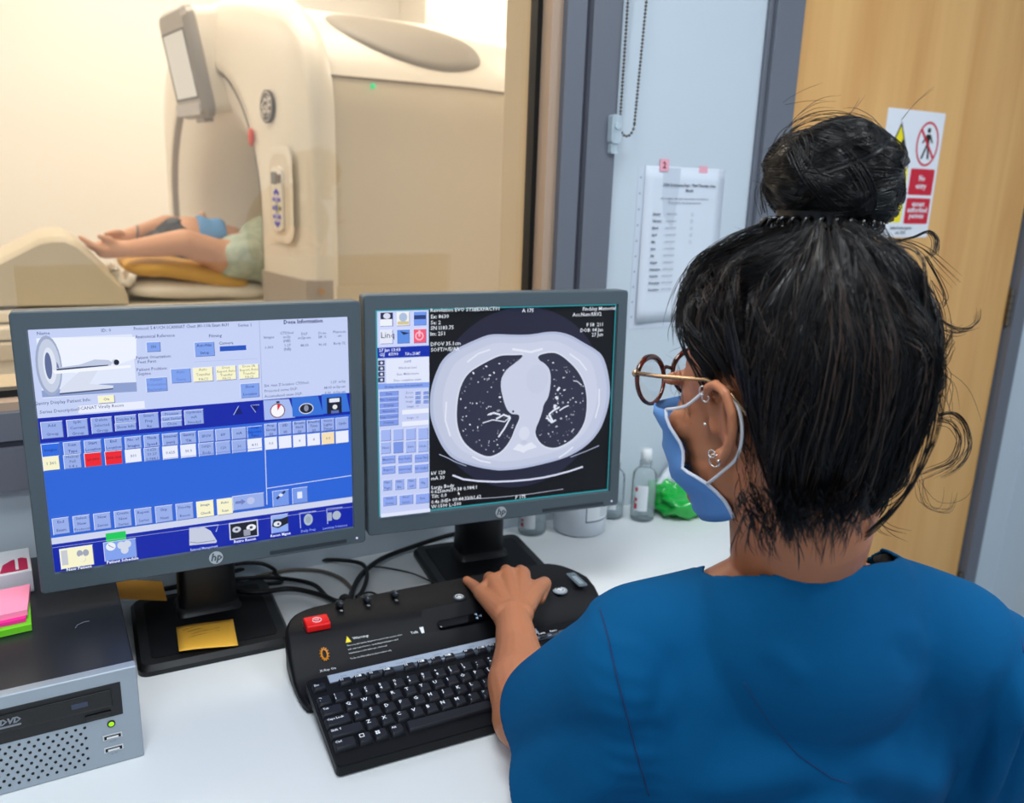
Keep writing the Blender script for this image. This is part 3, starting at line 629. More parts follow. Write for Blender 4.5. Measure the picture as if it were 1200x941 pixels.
pl = MB(); pl.lathe([(.0042, 0), (.0042, .0012)], black_p, Matrix.Translation((.143, 0, .053)) @ RX, 18); pl.lathe([(.003, .0012), (.0026, .0018)], emitc((170, 240, 20)), Matrix.Translation((.143, 0, .053)) @ RX, 18)
pl.build('power_light', None, pc)
for zz in (.037, .021):
    u = MB(); u.box(.133, .153, -.0006, .001, zz-.0035, zz+.0035, mat('usb_steel', (205, 208, 210), .25, metal=.9)); u.box(.1345, .1515, -.001, 0, zz-.0026, zz+.0012, dark); u.box(.137, .149, -.0012, 0, zz-.0022, zz+.0002, mat('usb_white', (225, 225, 225), .5))
    u.text('o-<', .0034, mat('print_grey', (120, 126, 134), .5), Matrix.Translation((.143, -.0007, zz-.0062)) @ RX)
    u.build('usb_port', None, pc)
# scuff on the case top, left as wear
sc = MB(); sc.tube([(.118, .12, PH+.0002), (.121, .127, PH+.0002), (.128, .131, PH+.0002), (.134, .131, PH+.0002)], .0004, mat('scuff', (120, 124, 134), .6), 5); sc.build('scratch', None, pc)

def flat_thing(name, label, cat, pts, z0, z1, m, group=None):
    c = np.mean(pts, 0); o = MB().prism([(p[0]-c[0], p[1]-c[1]) for p in pts], 0, z1-z0, m).build(name, None, None, (c[0], c[1], z0)); return tag(o, label, cat, group)
T_ = D+PH+.001
yy = [(-.17, 1.025), (-.041, 1.055), (-.040, 1.155), (-.165, 1.14)]
flat_thing('sticky_note_pad', 'green sticky note pad under the pink pad on the computer', 'sticky notes', [(-.138, 1.053), (-.0445, 1.060), (-.046, 1.135), (-.138, 1.128)], T_, T_+.008, mat('note_green', (110, 205, 30), .7))
flat_thing('sticky_note_pad', 'hot pink sticky note pad on top of the green pad', 'sticky notes', [(-.140, 1.062), (-.050, 1.069), (-.0455, 1.142), (-.136, 1.136)], T_+.0082, T_+.013, mat('note_hotpink', (245, 40, 150), .7))
flat_thing('sticky_note_pad', 'pale pink sticky note pad, topmost of the stack on the computer', 'sticky notes', [(-.140, 1.068), (-.0475, 1.076), (-.044, 1.148), (-.136, 1.142)], T_+.0132, T_+.0205, mat('note_pink', (255, 150, 185), .7))
cb = thing('card_box', 'white leaflet box with a crimson emblem behind the pink notes', 'box', (-.12, 1.195, T_), .04)
MB().box(-.08, .078, -.03, .05, 0, .030, mat('card_white', (228, 230, 236), .6)).build('box', None, cb, bevel=.0008)
cg = MB(); cr = mat('print_crimson', (190, 20, 80), .5)
cg.prism([(.042, -.024), (.074, -.024), (.074, .012), (.068, .018), (.056, .014), (.046, .002)], .0301, .0304, cr); cg.box(.060, .0635, -.02, .016, .0304, .0306, mat('card_white', (228, 230, 236), .6))
cg.box(.0781, .0784, -.028, .045, .004, .026, cr); cg.build('emblem', None, cb)
ct = MB()
for i in range(3): ct.box(-.03, .034-.01*i, -.012+i*.007, -.0105+i*.007, .0301, .0303, mat('print_rose', (190, 90, 120), .6))
ct.build('print', None, cb)
# sticky notes near the left monitor
ym = mat('note_amber', (238, 180, 62), .65)
zb = D+.0150
P4 = [(.122, 1.105), (.197, 1.087), (.207, 1.171), (.129, 1.181)]
n_ = thing('sticky_note', 'amber sticky note with faint handwriting on the left monitor foot', 'sticky note', (.163, 1.135, zb))
nb = MB(); g_ = []
for i in range(9):
    row = []
    for j in range(9):
        a, b = j/8, i/8; p = np.array(P4[0])*(1-a)*(1-b)+np.array(P4[1])*a*(1-b)+np.array(P4[2])*a*b+np.array(P4[3])*(1-a)*b
        row.append((p[0]-.163, p[1]-1.135, .0006+.004*(1-b)**3+.0008*math.sin(a*5)))
    g_.append(row)
no = nb.grid(g_, ym).build('paper', None, n_, smooth=True); so = no.modifiers.new('t', 'SOLIDIFY'); so.thickness = .0002
wr = MB(); ink = mat('pencil_ink', (140, 105, 60), .8); g2 = random.Random(5)
for i, (x0, x1) in enumerate(((-.028, .026), (-.022, .010), (-.020, .022), (-.026, .02))):
    pts = []; yq = .032-i*.0085
    for k in range(60):
        a = k/59; pts.append((x0+(x1-x0)*a, yq+.0018*math.sin(k*1.7+i)*g2.random()+a*.004, .0014+.0008*math.sin(a*5)))
    wr.tube(pts, .0003, ink, 4)
wr.build('handwriting', None, n_)
am = MB(); q = np.array([onz(150, 683, .03), onz(172, 676, .02), onz(196, 681, .012), onz(186, 690, .004)])
am.prism([(-.034, -.03), (.034, -.034), (.036, .034), (-.033, .036)], 0, .0015, mat('note_orange', (245, 170, 60), .7), Matrix.Rotation(.25, 4, 'Y'))
tag(am.build('sticky_note', None, None, (.092, 1.272, D+.040)), 'orange sticky note leaning behind the left monitor foot beside the computer', 'sticky note')

# ============================================================ SCAN CONSOLE
CY = -.075
co = thing('scan_console', 'black scanner control console with a red stop button, behind the keyboard', 'control console', (.479, .974, D), CY)
prof = [(-.235, -.07), (-.238, .045), (-.215, .085), (-.17, .098), (.18, .104), (.215, .092), (.247, .03), (.240, -.065), (.225, -.078), (-.22, -.082)]
def smooth_poly(p, it=2):
    for _ in range(it):
        q = []
        for i in range(len(p)):
            a, b = np.array(p[i]), np.array(p[(i+1) % len(p)]); q += [tuple(a*.75+b*.25), tuple(a*.25+b*.75)]
        p = q
    return p
pp = np.array(smooth_poly(prof)); cc = pp.mean(0)
def topz(x, y): return .0125+.041*min(1, max(0, (y+.036)/.064))+.004*(y > .03)*min(1, (y-.03)/.05)
rings = []
for sc_, f in ((.97, 0), (.99, .10), (.99, .40), (.978, .43), (.995, .46), (1.0, .62), (.992, .85), (.965, .975), (.93, 1.0)):
    rings.append([(cc[0]+(x-cc[0])*(1-(1-sc_)*.35 if True else 1), cc[1]+(y-cc[1])*sc_, .001+(topz(x, y))*f) for x, y in pp])
b = MB(); b.grid(np.array(rings), black_satin, cv=True)
# domed top: fill towards the centre
N_ = len(pp); inn = [[(cc[0]+(x-cc[0])*k, cc[1]+(y-cc[1])*k*.93, .001+topz(x*k, cc[1]+(y-cc[1])*k)) for x, y in pp] for k in (.975, .8, .5, .2)]
b.grid(np.array([rings[-1]]+inn), black_satin, cv=True); b.add(inn[-1], [tuple(range(N_))], black_satin)
smooth_by_angle(b.build('housing', None, co), 50)
MB().box(-.22, .222, -.20, -.05, .001, .012, black_p).build('keyboard_tray', None, co, bevel=.003)
def ctop(x, y, e=0): return (x, y, .0012+topz(x, y)+e)
rd = MB(); rd.box(-.0165, .0165, -.013, .013, 0, .010, mat('stop_red', (235, 30, 30), .35)); 
wp = mat('print_white', (225, 228, 230), .5)
rdo = rd.build('stop_button', None, co, bevel=.002, seg=3); rdo.location = ctop(-.190, .040, -.001); rdo.rotation_euler = (.04, 0, 0); rdo['label'] = 'raised red stop button'
ic = MB(); ic.tube([(.0058*math.cos(a), .0058*math.sin(a), .0104) for a in np.linspace(0, 2*math.pi, 24)[:-1]], .0006, wp, 4, closed=True); ic.tube([(.0035*math.cos(a+math.pi/6), .0035*math.sin(a+math.pi/6), .0104) for a in (0, 2.094, 4.189)], .0006, wp, 4, closed=True)
ic.build('stop_icon', None, rdo)
rc = MB(); rc.box(-.020, .020, -.002, .018, -.002, .0012, black_p); o_ = rc.build('stop_recess', None, co, bevel=.001); o_.location = ctop(-.190, .043)
pr = MB(); yl = mat('print_yellow', (240, 220, 30), .5); om = mat('print_orange', (220, 140, 30), .5)
def cp(mb, x, y, s, h, m, align='C', b=.01, maxw=None): mb.text(s, h, m, Matrix.Translation(ctop(x, y, .0010)) @ Matrix.Rotation(.35 if y < .03 else .05, 4, 'X'), b, maxw, align=align)
pr.add([ctop(-.159, .005, .0015), ctop(-.151, .005, .0015), ctop(-.155, .013, .0015)], [(0, 1, 2)], yl)
cp(pr, -.148, .009, 'Warning:', .0044, wp, 'L')
for i, L in enumerate(('This x-ray unit may be dangerous to patient and operator unless', 'safe exposure factors, operating instructions and', 'maintenance schedules are observed.', 'To be used by authorised personnel only.')): cp(pr, -.158, .0015-i*.0048-(i == 3)*.002, L, .0026, wp, 'L', 0, .078-.02*(i in (2, 3)))
pr.build('warning_print', None, co)
pr_x = MB()
cp(pr_x, -.19, -.022, 'X-Ray On', .0038, wp)
for a in np.linspace(0, 2*math.pi, 14)[:-1]: pr_x.tube([ctop(-.19+.004*math.cos(a), -.003+.006*math.sin(a), .001), ctop(-.19+.0065*math.cos(a), -.003+.0085*math.sin(a), .001)], .0009, om, 4)
pr_x.tube([ctop(-.19+.004*math.cos(a), -.003+.006*math.sin(a), .001) for a in np.linspace(0, 2*math.pi, 16)[:-1]], .0012, om, 4, closed=True)
pr_x.build('x_ray_lamp_icon', None, co)
pr = MB()
cp(pr, -.062, .001, 'Talk', .0045, wp); pr.add([ctop(-.052, -.002, .001), ctop(-.048, -.002, .001), ctop(-.047, .006, .001), ctop(-.053, .006, .001)], [(0, 1, 2, 3)], wp)
pr.build('talk_print', None, co)
for x in (-.150, -.110, -.068):
    k = MB(); k.lathe([(.0052, 0), (.0056, .006), (.005, .014), (.003, .018)], mat('clear_dark', (40, 44, 50), .1), Matrix.Rotation(1.2, 4, 'X'), 14); o_ = k.build('indicator_switch', None, co, smooth=True); o_.location = ctop(x, .080, .003)
    k = MB(); cp(k, x, .064, '%', .005, wp); k.build('switch_mark', None, co)
def disc_button(x, y, r, m, sym):
    k = MB(); k.lathe([(r, 0), (r, .0015), (r*.9, .002)], m, None, 24); k.tube([(r*.66*math.cos(a), r*.66*math.sin(a), .0021) for a in np.linspace(0, 2*math.pi, 20)[:-1]], .0007, wp, 4, closed=True)
    if sym: k.text(sym, r*1.1, wp, Matrix.Translation((0, 0, .0023)), .05)
    o_ = k.build('round_button', None, co); o_.location = ctop(x, y, .0002)
disc_button(.022, .042, .0088, mat('button_grey_dark', (70, 76, 84), .35), 'o'); disc_button(.180, .018, .0115, mat('button_grey', (150, 158, 165), .3), '+')
gl_ = MB(); gl_.prism(rrect(-.062, .062, -.0075, .0075, .0055), 0, .005, black_gloss); o_ = gl_.build('wrist_bar', None, co, bevel=.0015); o_.location = ctop(.036, .004, -.001); o_.rotation_euler = (.3, 0, 0)
fn = MB()
for a in (0, 2.094, 4.189): fn.prism([(math.cos(a)*.001, math.sin(a)*.001), (math.cos(a-.5)*.0058, math.sin(a-.5)*.0058), (math.cos(a+.25)*.0062, math.sin(a+.25)*.0062)], .0051, .0053, mat('print_blue_white', (190, 215, 240), .5))
fn.build('fan_mark', None, o_)
dp = MB(); dp.prism(rrect(-.008, .008, -.022, .022, .003), 0, .0015, mat('display_grey', (95, 108, 116), .25)); dp.prism(rrect(-.004, .004, -.016, .010, .002), .0015, .0018, mat('display_light', (140, 152, 158), .3)); o_ = dp.build('small_display', None, co); o_.location = ctop(.216, .030, .0002); o_.rotation_euler = (.03, .05, 0)
fe = MB(); fe.tube([(-.15, -.068, .032), (.0, -.072, .033), (.19, -.07, .033), (.228, -.058, .034)], .0045, mat('console_trim', (85, 95, 108), .3, metal=.3), 8); fe.build('front_trim', None, co, smooth=True)

# ============================================================ KEYBOARD (19 mm key pitch)
KU = .019; kyaw, kt = -.0565, .1195
kx, ky = .2905, .8484
kb = thing('keyboard', 'black keyboard with white legends and a silver strip above its function keys', 'keyboard', (kx, ky, D), kyaw)
KM = Matrix.Translation((0, 0, .030)) @ Matrix.Rotation(kt, 4, 'X')     # key-top plane
kk = MB(); kk.M = KM
kk.prism(rrect(-2.40*KU, 20.7*KU, -3.55*KU, 4.62*KU, .006), -.020, -.0075, black_satin); kk.prism(rrect(-2.36*KU, 20.66*KU, -3.5*KU, 4.58*KU, .006), -.0075, -.006, black_satin, top_scale=.997)
kbody = kk.build('keyboard_body', None, kb); smooth_by_angle(kbody, 30)
ks = MB(); ks.M = KM; ks.box(-.95*KU, 15.0*KU, 3.75*KU, 4.5*KU, -.006, -.0045, mat('strip_silver', (172, 184, 200), .4, metal=.2)); kst = ks.build('silver_strip', None, kb); kst['label'] = 'pale silver strip'
kw = MB(); kw.M = KM; gp = mat('print_pale_grey', (120, 130, 146), .6)
for i, L in enumerate(('Abdo', 'Chest Lungs', 'Head', 'Cervical', 'Thorax', 'Lumbar', 'Pelvis', 'Sinus', 'Hip', 'Spine')): kw.text(L, .003, gp, Matrix.Translation(((.1+i*1.35)*KU, 4.12*KU, -.0043)), 0)
kw.build('strip_print', None, kst)
for sx in (.5, 19): 
    f_ = MB(); f_.box(sx*KU-.012, sx*KU+.012, .07, .078, .001, .024, black_p); f_.build('tilt_foot', None, kb)
key_m = mat('key_black', (22, 24, 31), .42, bump=.08, bscale=900); leg_m = mat('key_legend', (235, 238, 242), .5, emit=0)
def key_mesh(w_, h_=.93, depth=1.0):
    a, b2 = w_*KU/2-.0008, h_*KU/2-.0004
    R = [[(x, y, z) for x, y in rrect(-a+i, a-i, -b2+i*.8+j, b2-i*1.0+j, r_, 2)] for z, i, j, r_ in ((-.008, 0, 0, .0010), (-.0035, .0006, 0, .001), (-.0006, .0018, .0004, .0016), (0, .0026, .0005, .0016))]
    m_ = MB(); m_.grid(np.array(R), key_m, cv=True); m_.add(R[-1], [tuple(range(len(R[-1])))], key_m); return m_
_km = {}
def key(a, bb, w_, leg, h_=.93, small=False):
    if (w_, h_) not in _km:
        o_ = key_mesh(w_, h_).build('key', None, kb); smooth_by_angle(o_, 50); _km[(w_, h_)] = o_.data
    else:
        o_ = bpy.data.objects.new('key', _km[(w_, h_)]); COL.objects.link(o_); o_.parent = kb
    o_.matrix_local = KM @ Matrix.Translation((a*KU, bb*KU, 0))
    if leg:
        t = MB(); lx = -w_*KU/2+.0045
        parts = leg.split('\n'); hh = .0054 if len(leg) == 1 else (.0042 if len(parts) > 1 else .0034)
        for i, L in enumerate(parts):
            if L == '#W':
                for dx in (0, .0028):
                    for dy in (0, .0028): t.box(lx+dx-.001, lx+dx+.0014, dy-.001, dy+.0014, .00012, .00016, leg_m)
                continue
            yq = (.0028 if len(parts) == 1 else .0038-i*.0062)
            t.text(L, hh, leg_m, Matrix.Translation((lx-.001, yq-(.001 if small else 0), .00014)), .02, w_*KU*.7, align='L')
        lo = t.build('legend', None, o_)
row = lambda a0, bb, s_: [key(a0+i, bb, 1, c) for i, c in enumerate(s_)]
key(-1.75, 3.42, 1, 'Esc', .72, True)
for i in range(12): key(.25-.25+i+(i//4)*.5+(.0 if i < 4 else 0)+.02, 3.42, 1, 'F%d\u25a0' % (i+1) if i % 2 else 'F%d' % (i+1), .72, True)
row(-1.75, 2.02, []); nums = [('`', '\u00ac')]+[(c, u) for c, u in zip('1234567890-=', '!"\u00a3$%^&*()_+')]
for i, (c, u_) in enumerate(nums): key(-1.75+i, 2.02, 1, u_+'\n'+c)
key(-1.75+13.5, 2.02, 2, 'Backspace')
key(-1.5, 1.01, 1.5, 'Tab')
for i, c in enumerate('QWERTYUIOP[]'): key(-.25+i, 1.01, 1, c)
key(-1.375, 0, 1.75, 'Caps Lock')
for i, c in enumerate("ASDFGHJKL;'#"): key(i, 0, 1, c)
key(12.6, .5, 1.35, 'Enter', 1.9)
key(-1.125, -1.01, 2.25, 'Shift \u2191')
for i, c in enumerate('ZXCVBNM'): key(.5+i, -1.01, 1, c)
for i, c in enumerate(('<\n,', '>\n.', '?\n/')): key(7.5+i, -1.01, 1, c)
key(11.6, -1.01, 2.6, 'Shift')
key(-1.5, -2.03, 1.5, 'Ctrl'); key(-.25, -2.03, 1, '\u25a1'); key(.75, -2.03, 1, '#W'); key(1.8, -2.03, 1, 'Alt'); key(5.4, -2.03, 6.0, '')
for x, L in ((9, 'AltGr'), (10.1, '#W'), (11.2, '\u2261'), (12.4, 'Ctrl')): key(x, -2.03, 1.05, L)
for i, L in enumerate(('PrtSc', 'ScrLk', 'Pause')): key(14.0+i, 3.42, 1, L, .72, True)
for j, Ls in enumerate((('Ins', 'Home', 'PgUp'), ('Del', 'End', 'PgDn'))):
    for i, L in enumerate(Ls): key(14.0+i, 2.02-j*1.01, 1, L)
key(15, -1.01, 1, '\u2191')
for i, L in enumerate('<v>'): key(14+i, -2.03, 1, L)
for j, Ls in enumerate((('Num', '/', '*'), ('7', '8', '9'), ('4', '5', '6'), ('1', '2', '3'))):
    for i, L in enumerate(Ls): key(17.25+i, 2.02-j*1.01, 1, L)
key(17.75, -2.03, 2, '0'); key(19.25, -2.03, 1, '.')
li = MB(); li.M = KM
for i in range(3): li.box((17.4+i*1.1)*KU, (17.9+i*1.1)*KU, 3.3*KU, 3.6*KU, -.0055, -.005, wp)
li.build('lock_lights', None, kb)

# ============================================================ CABLES
def cable_run(label, pts, r, name='cable', m=None, group=None, n=10):
    P = [Vector(p) for p in pts]; out = []
    for i in range(len(P)-1):
        p0, p1, p2, p3 = P[max(i-1, 0)], P[i], P[i+1], P[min(i+2, len(P)-1)]
        for k in range(6):
            t = k/6; out.append(.5*((2*p1)+(p2-p0)*t+(2*p0-5*p1+4*p2-p3)*t*t+(3*p1-p0-3*p2+p3)*t**3))
    out.append(P[-1]); c = P[0]
    o_ = MB().tube([q-c for q in out], r, m or cable, n).build(name, None, None, tuple(c), smooth=True)
    return tag(o_, label, 'cable', group)
def dz(p, z): q = onz(p[0], p[1], z); return (q[0], q[1], D+z)
cable_run('thick black cable arching from behind the left monitor down to the console plug', [dz((262, 690), .022), dz((300, 694), .022), dz((340, 690), .02), dz((375, 697), .02), dz((395, 706), .02), dz((408, 714), .02)], .0042)
cable_run('thick black cable from the right monitor stand down to the console plug', [dz((552, 622), .03), dz((520, 629), .016), dz((480, 642), .009), dz((447, 655), .009), dz((425, 672), .011), dz((414, 690), .015), dz((410, 706), .02)], .0045)
cable_run('black cable looping high behind the left monitor stand towards the console', [dz((270, 671), .02), dz((300, 663), .014), dz((340, 659), .006), dz((385, 656), .006), dz((422, 660), .012), dz((430, 674), .012), dz((425, 692), .012), dz((418, 700), .014)], .0036)
cable_run('black cable lying lowest between the left monitor foot and the plug', [dz((268, 679), .006), dz((320, 677), .006), dz((365, 684), .006), dz((384, 700), .006), dz((398, 705), .012), dz((409, 712), .016)], .0036)
cable_run('short black cable coiled behind the left monitor stand', [dz((262, 664), .03), dz((285, 660), .03), dz((308, 661), .024), dz((322, 668), .012), dz((322, 672), .006), dz((330, 682), .005), dz((300, 684), .006), dz((262, 682), .010)], .0032)
cable_run('grey brown cable running behind the black cables', [dz((300, 676), .004), dz((340, 668), .004), dz((375, 669), .004), dz((400, 678), .004), dz((412, 690), .006)], .003, m=mat('cable_taupe', (110, 100, 92), .6))
cable_run('thin black wire curving from the cable bundle to the right monitor foot', [dz((430, 664), .012), dz((450, 665), .003), dz((480, 671), .003), dz((500, 679), .0165), dz((518, 688), .0165)], .0014)
cable_run('thin black wire curling over the desk behind the console', [dz((420, 698), .003), dz((432, 694), .003), dz((442, 697), .003), dz((452, 705), .003)], .0016)
pg = thing('cable_plug', 'round black cable plug at the back of the console', 'plug', dz((411, 712), .022), 0)
a_ = Vector(dz((404, 703), .024))-Vector(dz((411, 712), .022)); b_ = Vector(dz((415, 721), .018))-Vector(dz((411, 712), .022))
q_ = MB(); q_.cap(a_, b_, .0095, .0085, cable); q_.build('plug_body', None, pg, smooth=True)
q_ = MB()
for k in range(5):
    c_ = a_.lerp(b_, .15+k*.17); d_ = (b_-a_).normalized(); e1 = d_.orthogonal().normalized(); e2 = d_.cross(e1)
    q_.tube([c_+(e1*math.cos(t)+e2*math.sin(t))*.0095 for t in np.linspace(0, 2*math.pi, 20)[:-1]], .0009, black_p, 5, closed=True)
q_.build('strain_relief', None, pg, smooth=True)
cable_run('thin black wire leaving the right end of the console', [dz((697, 703), .02), dz((715, 706), .006), dz((735, 704), .003), dz((760, 708), .003)], .0012)
cable_run('black cable under the left monitor, beside the computer', [dz((140, 688), .004), dz((170, 692), .004), dz((205, 688), .02), dz((220, 680), .02)], .004)

# ============================================================ BOTTLES AND WIPES BY THE WALL
clear = bpy.data.materials.new('clear_plastic'); clear.use_nodes = True; nt = clear.node_tree; nt.nodes.clear()
out = nt.nodes.new('ShaderNodeOutputMaterial'); mx = nt.nodes.new('ShaderNodeMixShader'); tr = nt.nodes.new('ShaderNodeBsdfTransparent'); gl = nt.nodes.new('ShaderNodeBsdfGlossy'); lw = nt.nodes.new('ShaderNodeLayerWeight'); df = nt.nodes.new('ShaderNodeBsdfDiffuse'); m2 = nt.nodes.new('ShaderNodeMixShader')
tr.inputs[0].default_value = (.95, .975, .98, 1); gl.inputs['Roughness'].default_value = .06; lw.inputs['Blend'].default_value = .13; df.inputs[0].default_value = (*lin((214, 226, 232)), 1); m2.inputs[0].default_value = .22
nt.links.new(lw.outputs['Fresnel'], mx.inputs[0]); nt.links.new(tr.outputs[0], m2.inputs[1]); nt.links.new(df.outputs[0], m2.inputs[2]); nt.links.new(m2.outputs[0], mx.inputs[1]); nt.links.new(gl.outputs[0], mx.inputs[2]); nt.links.new(mx.outputs[0], out.inputs[0])
gelm = mat('gel_liquid', (190, 206, 210), .15, alpha=.25)
def bottle(label, x, y, h, r, fill, name='gel_bottle'):
    t = thing(name, label, 'bottle', (x, y, D))
    sh = h*.66
    MB().lathe([(r*.85, 0), (r, .004), (r, sh*.9), (r*.96, sh), (r*.75, sh+h*.05), (r*.45, sh+h*.09), (r*.42, sh+h*.12)], clear, None, 28).build('bottle_body', None, t, smooth=True)
    MB().lathe([(r*.82, .003), (r*.95, .006), (r*.95, sh*fill)], gelm, None, 28).build('gel', None, t, smooth=True)
    c = MB(); c.lathe([(r*.5, sh+h*.10), (r*.5, sh+h*.13), (r*.44, sh+h*.135), (r*.44, sh+h*.15), (r*.5, sh+h*.155), (r*.5, sh+h*.17)], clear, None, 24); c.build('neck', None, t, smooth=True)
    MB().lathe([(r*.46, sh+h*.17), (r*.46, h*.93), (r*.40, h)], mat('cap_white', (226, 230, 232), .4), None, 24).build('cap', None, t, smooth=True)
    lb = MB(); R_ = r+.0006; A = np.linspace(-2.9, -1.9, 10); lb.grid([[(R_*math.cos(a), R_*math.sin(a), z) for a in A] for z in (sh*.25, sh*.8)], mat('label_white', (222, 228, 232), .5)); lb.build('label', None, t, smooth=True)
    lr = MB(); R_ = r+.0009; A = np.linspace(-3.0, -2.75, 5)
    for k, (z0, z1) in enumerate(((.28, .40), (.45, .52), (.66, .74))): lr.grid([[(R_*math.cos(a), R_*math.sin(a), z) for a in A] for z in (sh*z0, sh*z1)], mat('print_red', (190, 30, 50), .5))
    lr.build('label_print', None, t)
    return t
bottle('clear plastic gel bottle standing right of the right monitor, by the wall', 1.035, 1.25, .15, .0245, .32)
bottle('clear gel bottle with a red printed label, mostly hidden behind the right monitor edge', .985, 1.285, .14, .022, .3)
bottle('low clear bottle left of the white tub, under the right monitor', .795, 1.288, .10, .027, .5)
tb = thing('white_tub', 'round white tub with a dark bordered label under the right monitor', 'tub', (.890, 1.264, D))
MB().lathe([(.047, 0), (.052, .004), (.052, .078), (.050, .082), (.050, .084)], mat('tub_white', (215, 222, 230), .35), None, 36).build('tub_body', None, tb, smooth=True)
MB().lathe([(.052, .0845), (.0535, .086), (.0535, .104), (.050, .108), (0, .108)], mat('tub_white', (215, 222, 230), .35), None, 36).build('lid', None, tb, smooth=True)
lb = MB(); A = np.linspace(-2.05, -.9, 16); lbw = mat('label_white', (222, 228, 232), .5); nav = mat('label_navy', (40, 48, 84), .5)
def arc(mb, r_, a0, a1, z0, z1, m): mb.grid([[(r_*math.cos(a), r_*math.sin(a), z) for a in np.linspace(a0, a1, 16)] for z in (z0, z1)], m)
arc(lb, .0523, -1.95, -.75, .032, .078, nav); arc(lb, .0525, -1.92, -.78, .0345, .0755, lbw)
for i in range(4): arc(lb, .0527, -1.35, -.95, .042+i*.005, .0428+i*.005, nav)
arc(lb, .0527, -1.5, -.9, .064, .068, mat('print_red', (190, 30, 50), .5)); lb.build('label', None, tb, smooth=True)

# wipes pack: white printed pouch with a glossy green end, leaning on the wall
wg = mat('wrap_green', (10, 175, 60), .16, coat=.5); ww = mat('wrap_white', (214, 222, 228), .3)
wp0 = thing('wipes_packet', 'bright green and white wipes packet lying by the wall, beside the masked face', 'packet', (1.14, 1.225, D))
def crumple(c, r, amp, m, seed, name, rot=None, sq=3.2):
    n1_, n2_ = 36, 24; g = []
    for i in range(n2_+1):
        th = math.pi*i/n2_-math.pi/2; rw = []
        for j in range(n1_):
            ph = 2*math.pi*j/n1_; e = lambda v: math.copysign(abs(v)**(2/sq), v)
            p = Vector((e(math.cos(th))*e(math.cos(ph)), e(math.cos(th))*e(math.sin(ph)), e(math.sin(th))))
            nz = noise.noise(Vector(p)*2.2+Vector((seed, 0, 0)))*amp+abs(noise.noise(Vector(p)*4.5+Vector((0, seed, 0))))*amp*.9
            p = Vector((p.x*r[0]*(1+nz), p.y*r[1]*(1+nz), p.z*r[2]*(1+nz*1.4)))
            if rot: p = rot @ p
            rw.append(tuple(p+Vector(c)))
        g.append(rw)
    for rw in g:
        for k, p in enumerate(rw): rw[k] = (p[0], min(p[1], 1.322-1.225), max(p[2], .0015))
    return MB().grid(g, m, cv=True).build(name, None, wp0, smooth=True)
crumple((.01, .015, .022), (.068, .045, .023), .28, wg, 3, 'green_wrap')
crumple((-.035, .045, .03), (.03, .03, .028), .3, wg, 8, 'green_fold')
rotw = Matrix.Rotation(-.75, 3, 'Y') @ Matrix.Rotation(.2, 3, 'X')
wb = crumple((.018, .062, .068), (.075, .012, .034), .12, ww, 5, 'white_pouch', rotw, 5)
lgm = MB(); MW = Matrix.Translation((.018, .046, .066)) @ rotw.to_4x4()
lgm.tube([tuple(MW @ Vector((.030+.009*math.cos(a), -.002, -.008+.009*math.sin(a)))) for a in np.linspace(0, 2*math.pi, 22)[:-1]], .0013, mat('print_indigo', (40, 45, 130), .4), 5, closed=True)
for i in range(5): lgm.box(-.03, .012, -.004, -.0035, .012-i*.006, .0135-i*.006, gp, MW)
lgm.box(-.045, -.034, -.004, -.0035, -.01, .01, gp, MW)
lgm.build('pouch_print', None, wb)

# ============================================================ WALL NOTICE, DOOR SIGN, BLIND CHAIN
ppm = mat('paper_white', (214, 221, 232), .6); ink = mat('ink_grey', (95, 102, 118), .7)
nt_ = thing('wall_notice', 'white printed paper notice taped to the wall right of the window', 'notice', (1.142, YW, D+.545), 0)
g = []
for i in range(13):
    rw = []
    for j in range(9):
        u, v = j/8-.5, i/12-.5; rw.append((u*.206, -.0015-.006*(1-math.cos((v+.5)*1.5))*(.4+.6*abs(u))-.0012*math.sin(u*9), -v*.305+(.5+v)*0))
    g.append(rw)
back = MB().box(-.118, .09, -.0009, -.0002, -.165, .150, mat('paper_back', (200, 208, 220), .6)).build('back_sheet', None, nt_)
po = MB().grid(g, ppm).build('sheet', None, nt_, smooth=True); po.modifiers.new('t', 'SOLIDIFY').thickness = .0003
nx = MB()
def npos(x, z): v = .5-(z+.1525)/.305-.0; v = -z/.305; return Matrix.Translation((x, -.0024-.006*(1-math.cos((v+.5)*1.5))*(.4+.6*abs(x/.206))-.0012, z)) @ RX
nx.text('2024 Governance Dept - Third Thursday of the', .0052, ink, npos(.01, .118), .04, .135); nx.text('Month', .0052, ink, npos(.01, .108), .04)
nx.text('All meetings to take place in the seminar room, first floor', .0038, ink, npos(.0, .092), .01, .145); nx.text('Please email for the joining instructions', .0038, ink, npos(.0, .084), .01, .1)
for i, mth in enumerate(('January', 'February', 'March', 'April', 'May', 'June', 'July', 'August', 'September', 'October', 'November', 'December')):
    z = .062-i*.0135; nx.text(mth, .0045, ink, npos(-.078, z), .04, .03, align='L'); nx.text('- %02d/%02d/2024' % (18+(i*3) % 7, i+1), .0042, ink, npos(-.048, z), .0, .038, align='L')
    if i < 5: nx.text('[ ]', .0048, ink, npos(.022, z))
nx.build('print', None, nt_)
for x in (-.058, .042):
    tp = MB(); tp.box(x-.011, x+.011, -.003, -.0018, .143, .166 if x < 0 else .156, mat('tape_pink', (236, 170, 184), .5));
    if x < 0: tp.text('2', .012, mat('ink_maroon', (130, 20, 50), .6), Matrix.Translation((x, -.0032, .154)) @ RX, .04)
    tp.build('tape', None, nt_)
hl = MB()
for i in range(10): hl.lathe([(.0022, 0), (.0022, .0003)], mat('punch_hole', (150, 160, 176), .7), Matrix.Translation((-.112, -.0009, .13-i*.03)) @ RX, 10)
hl.build('punched_holes', None, back)
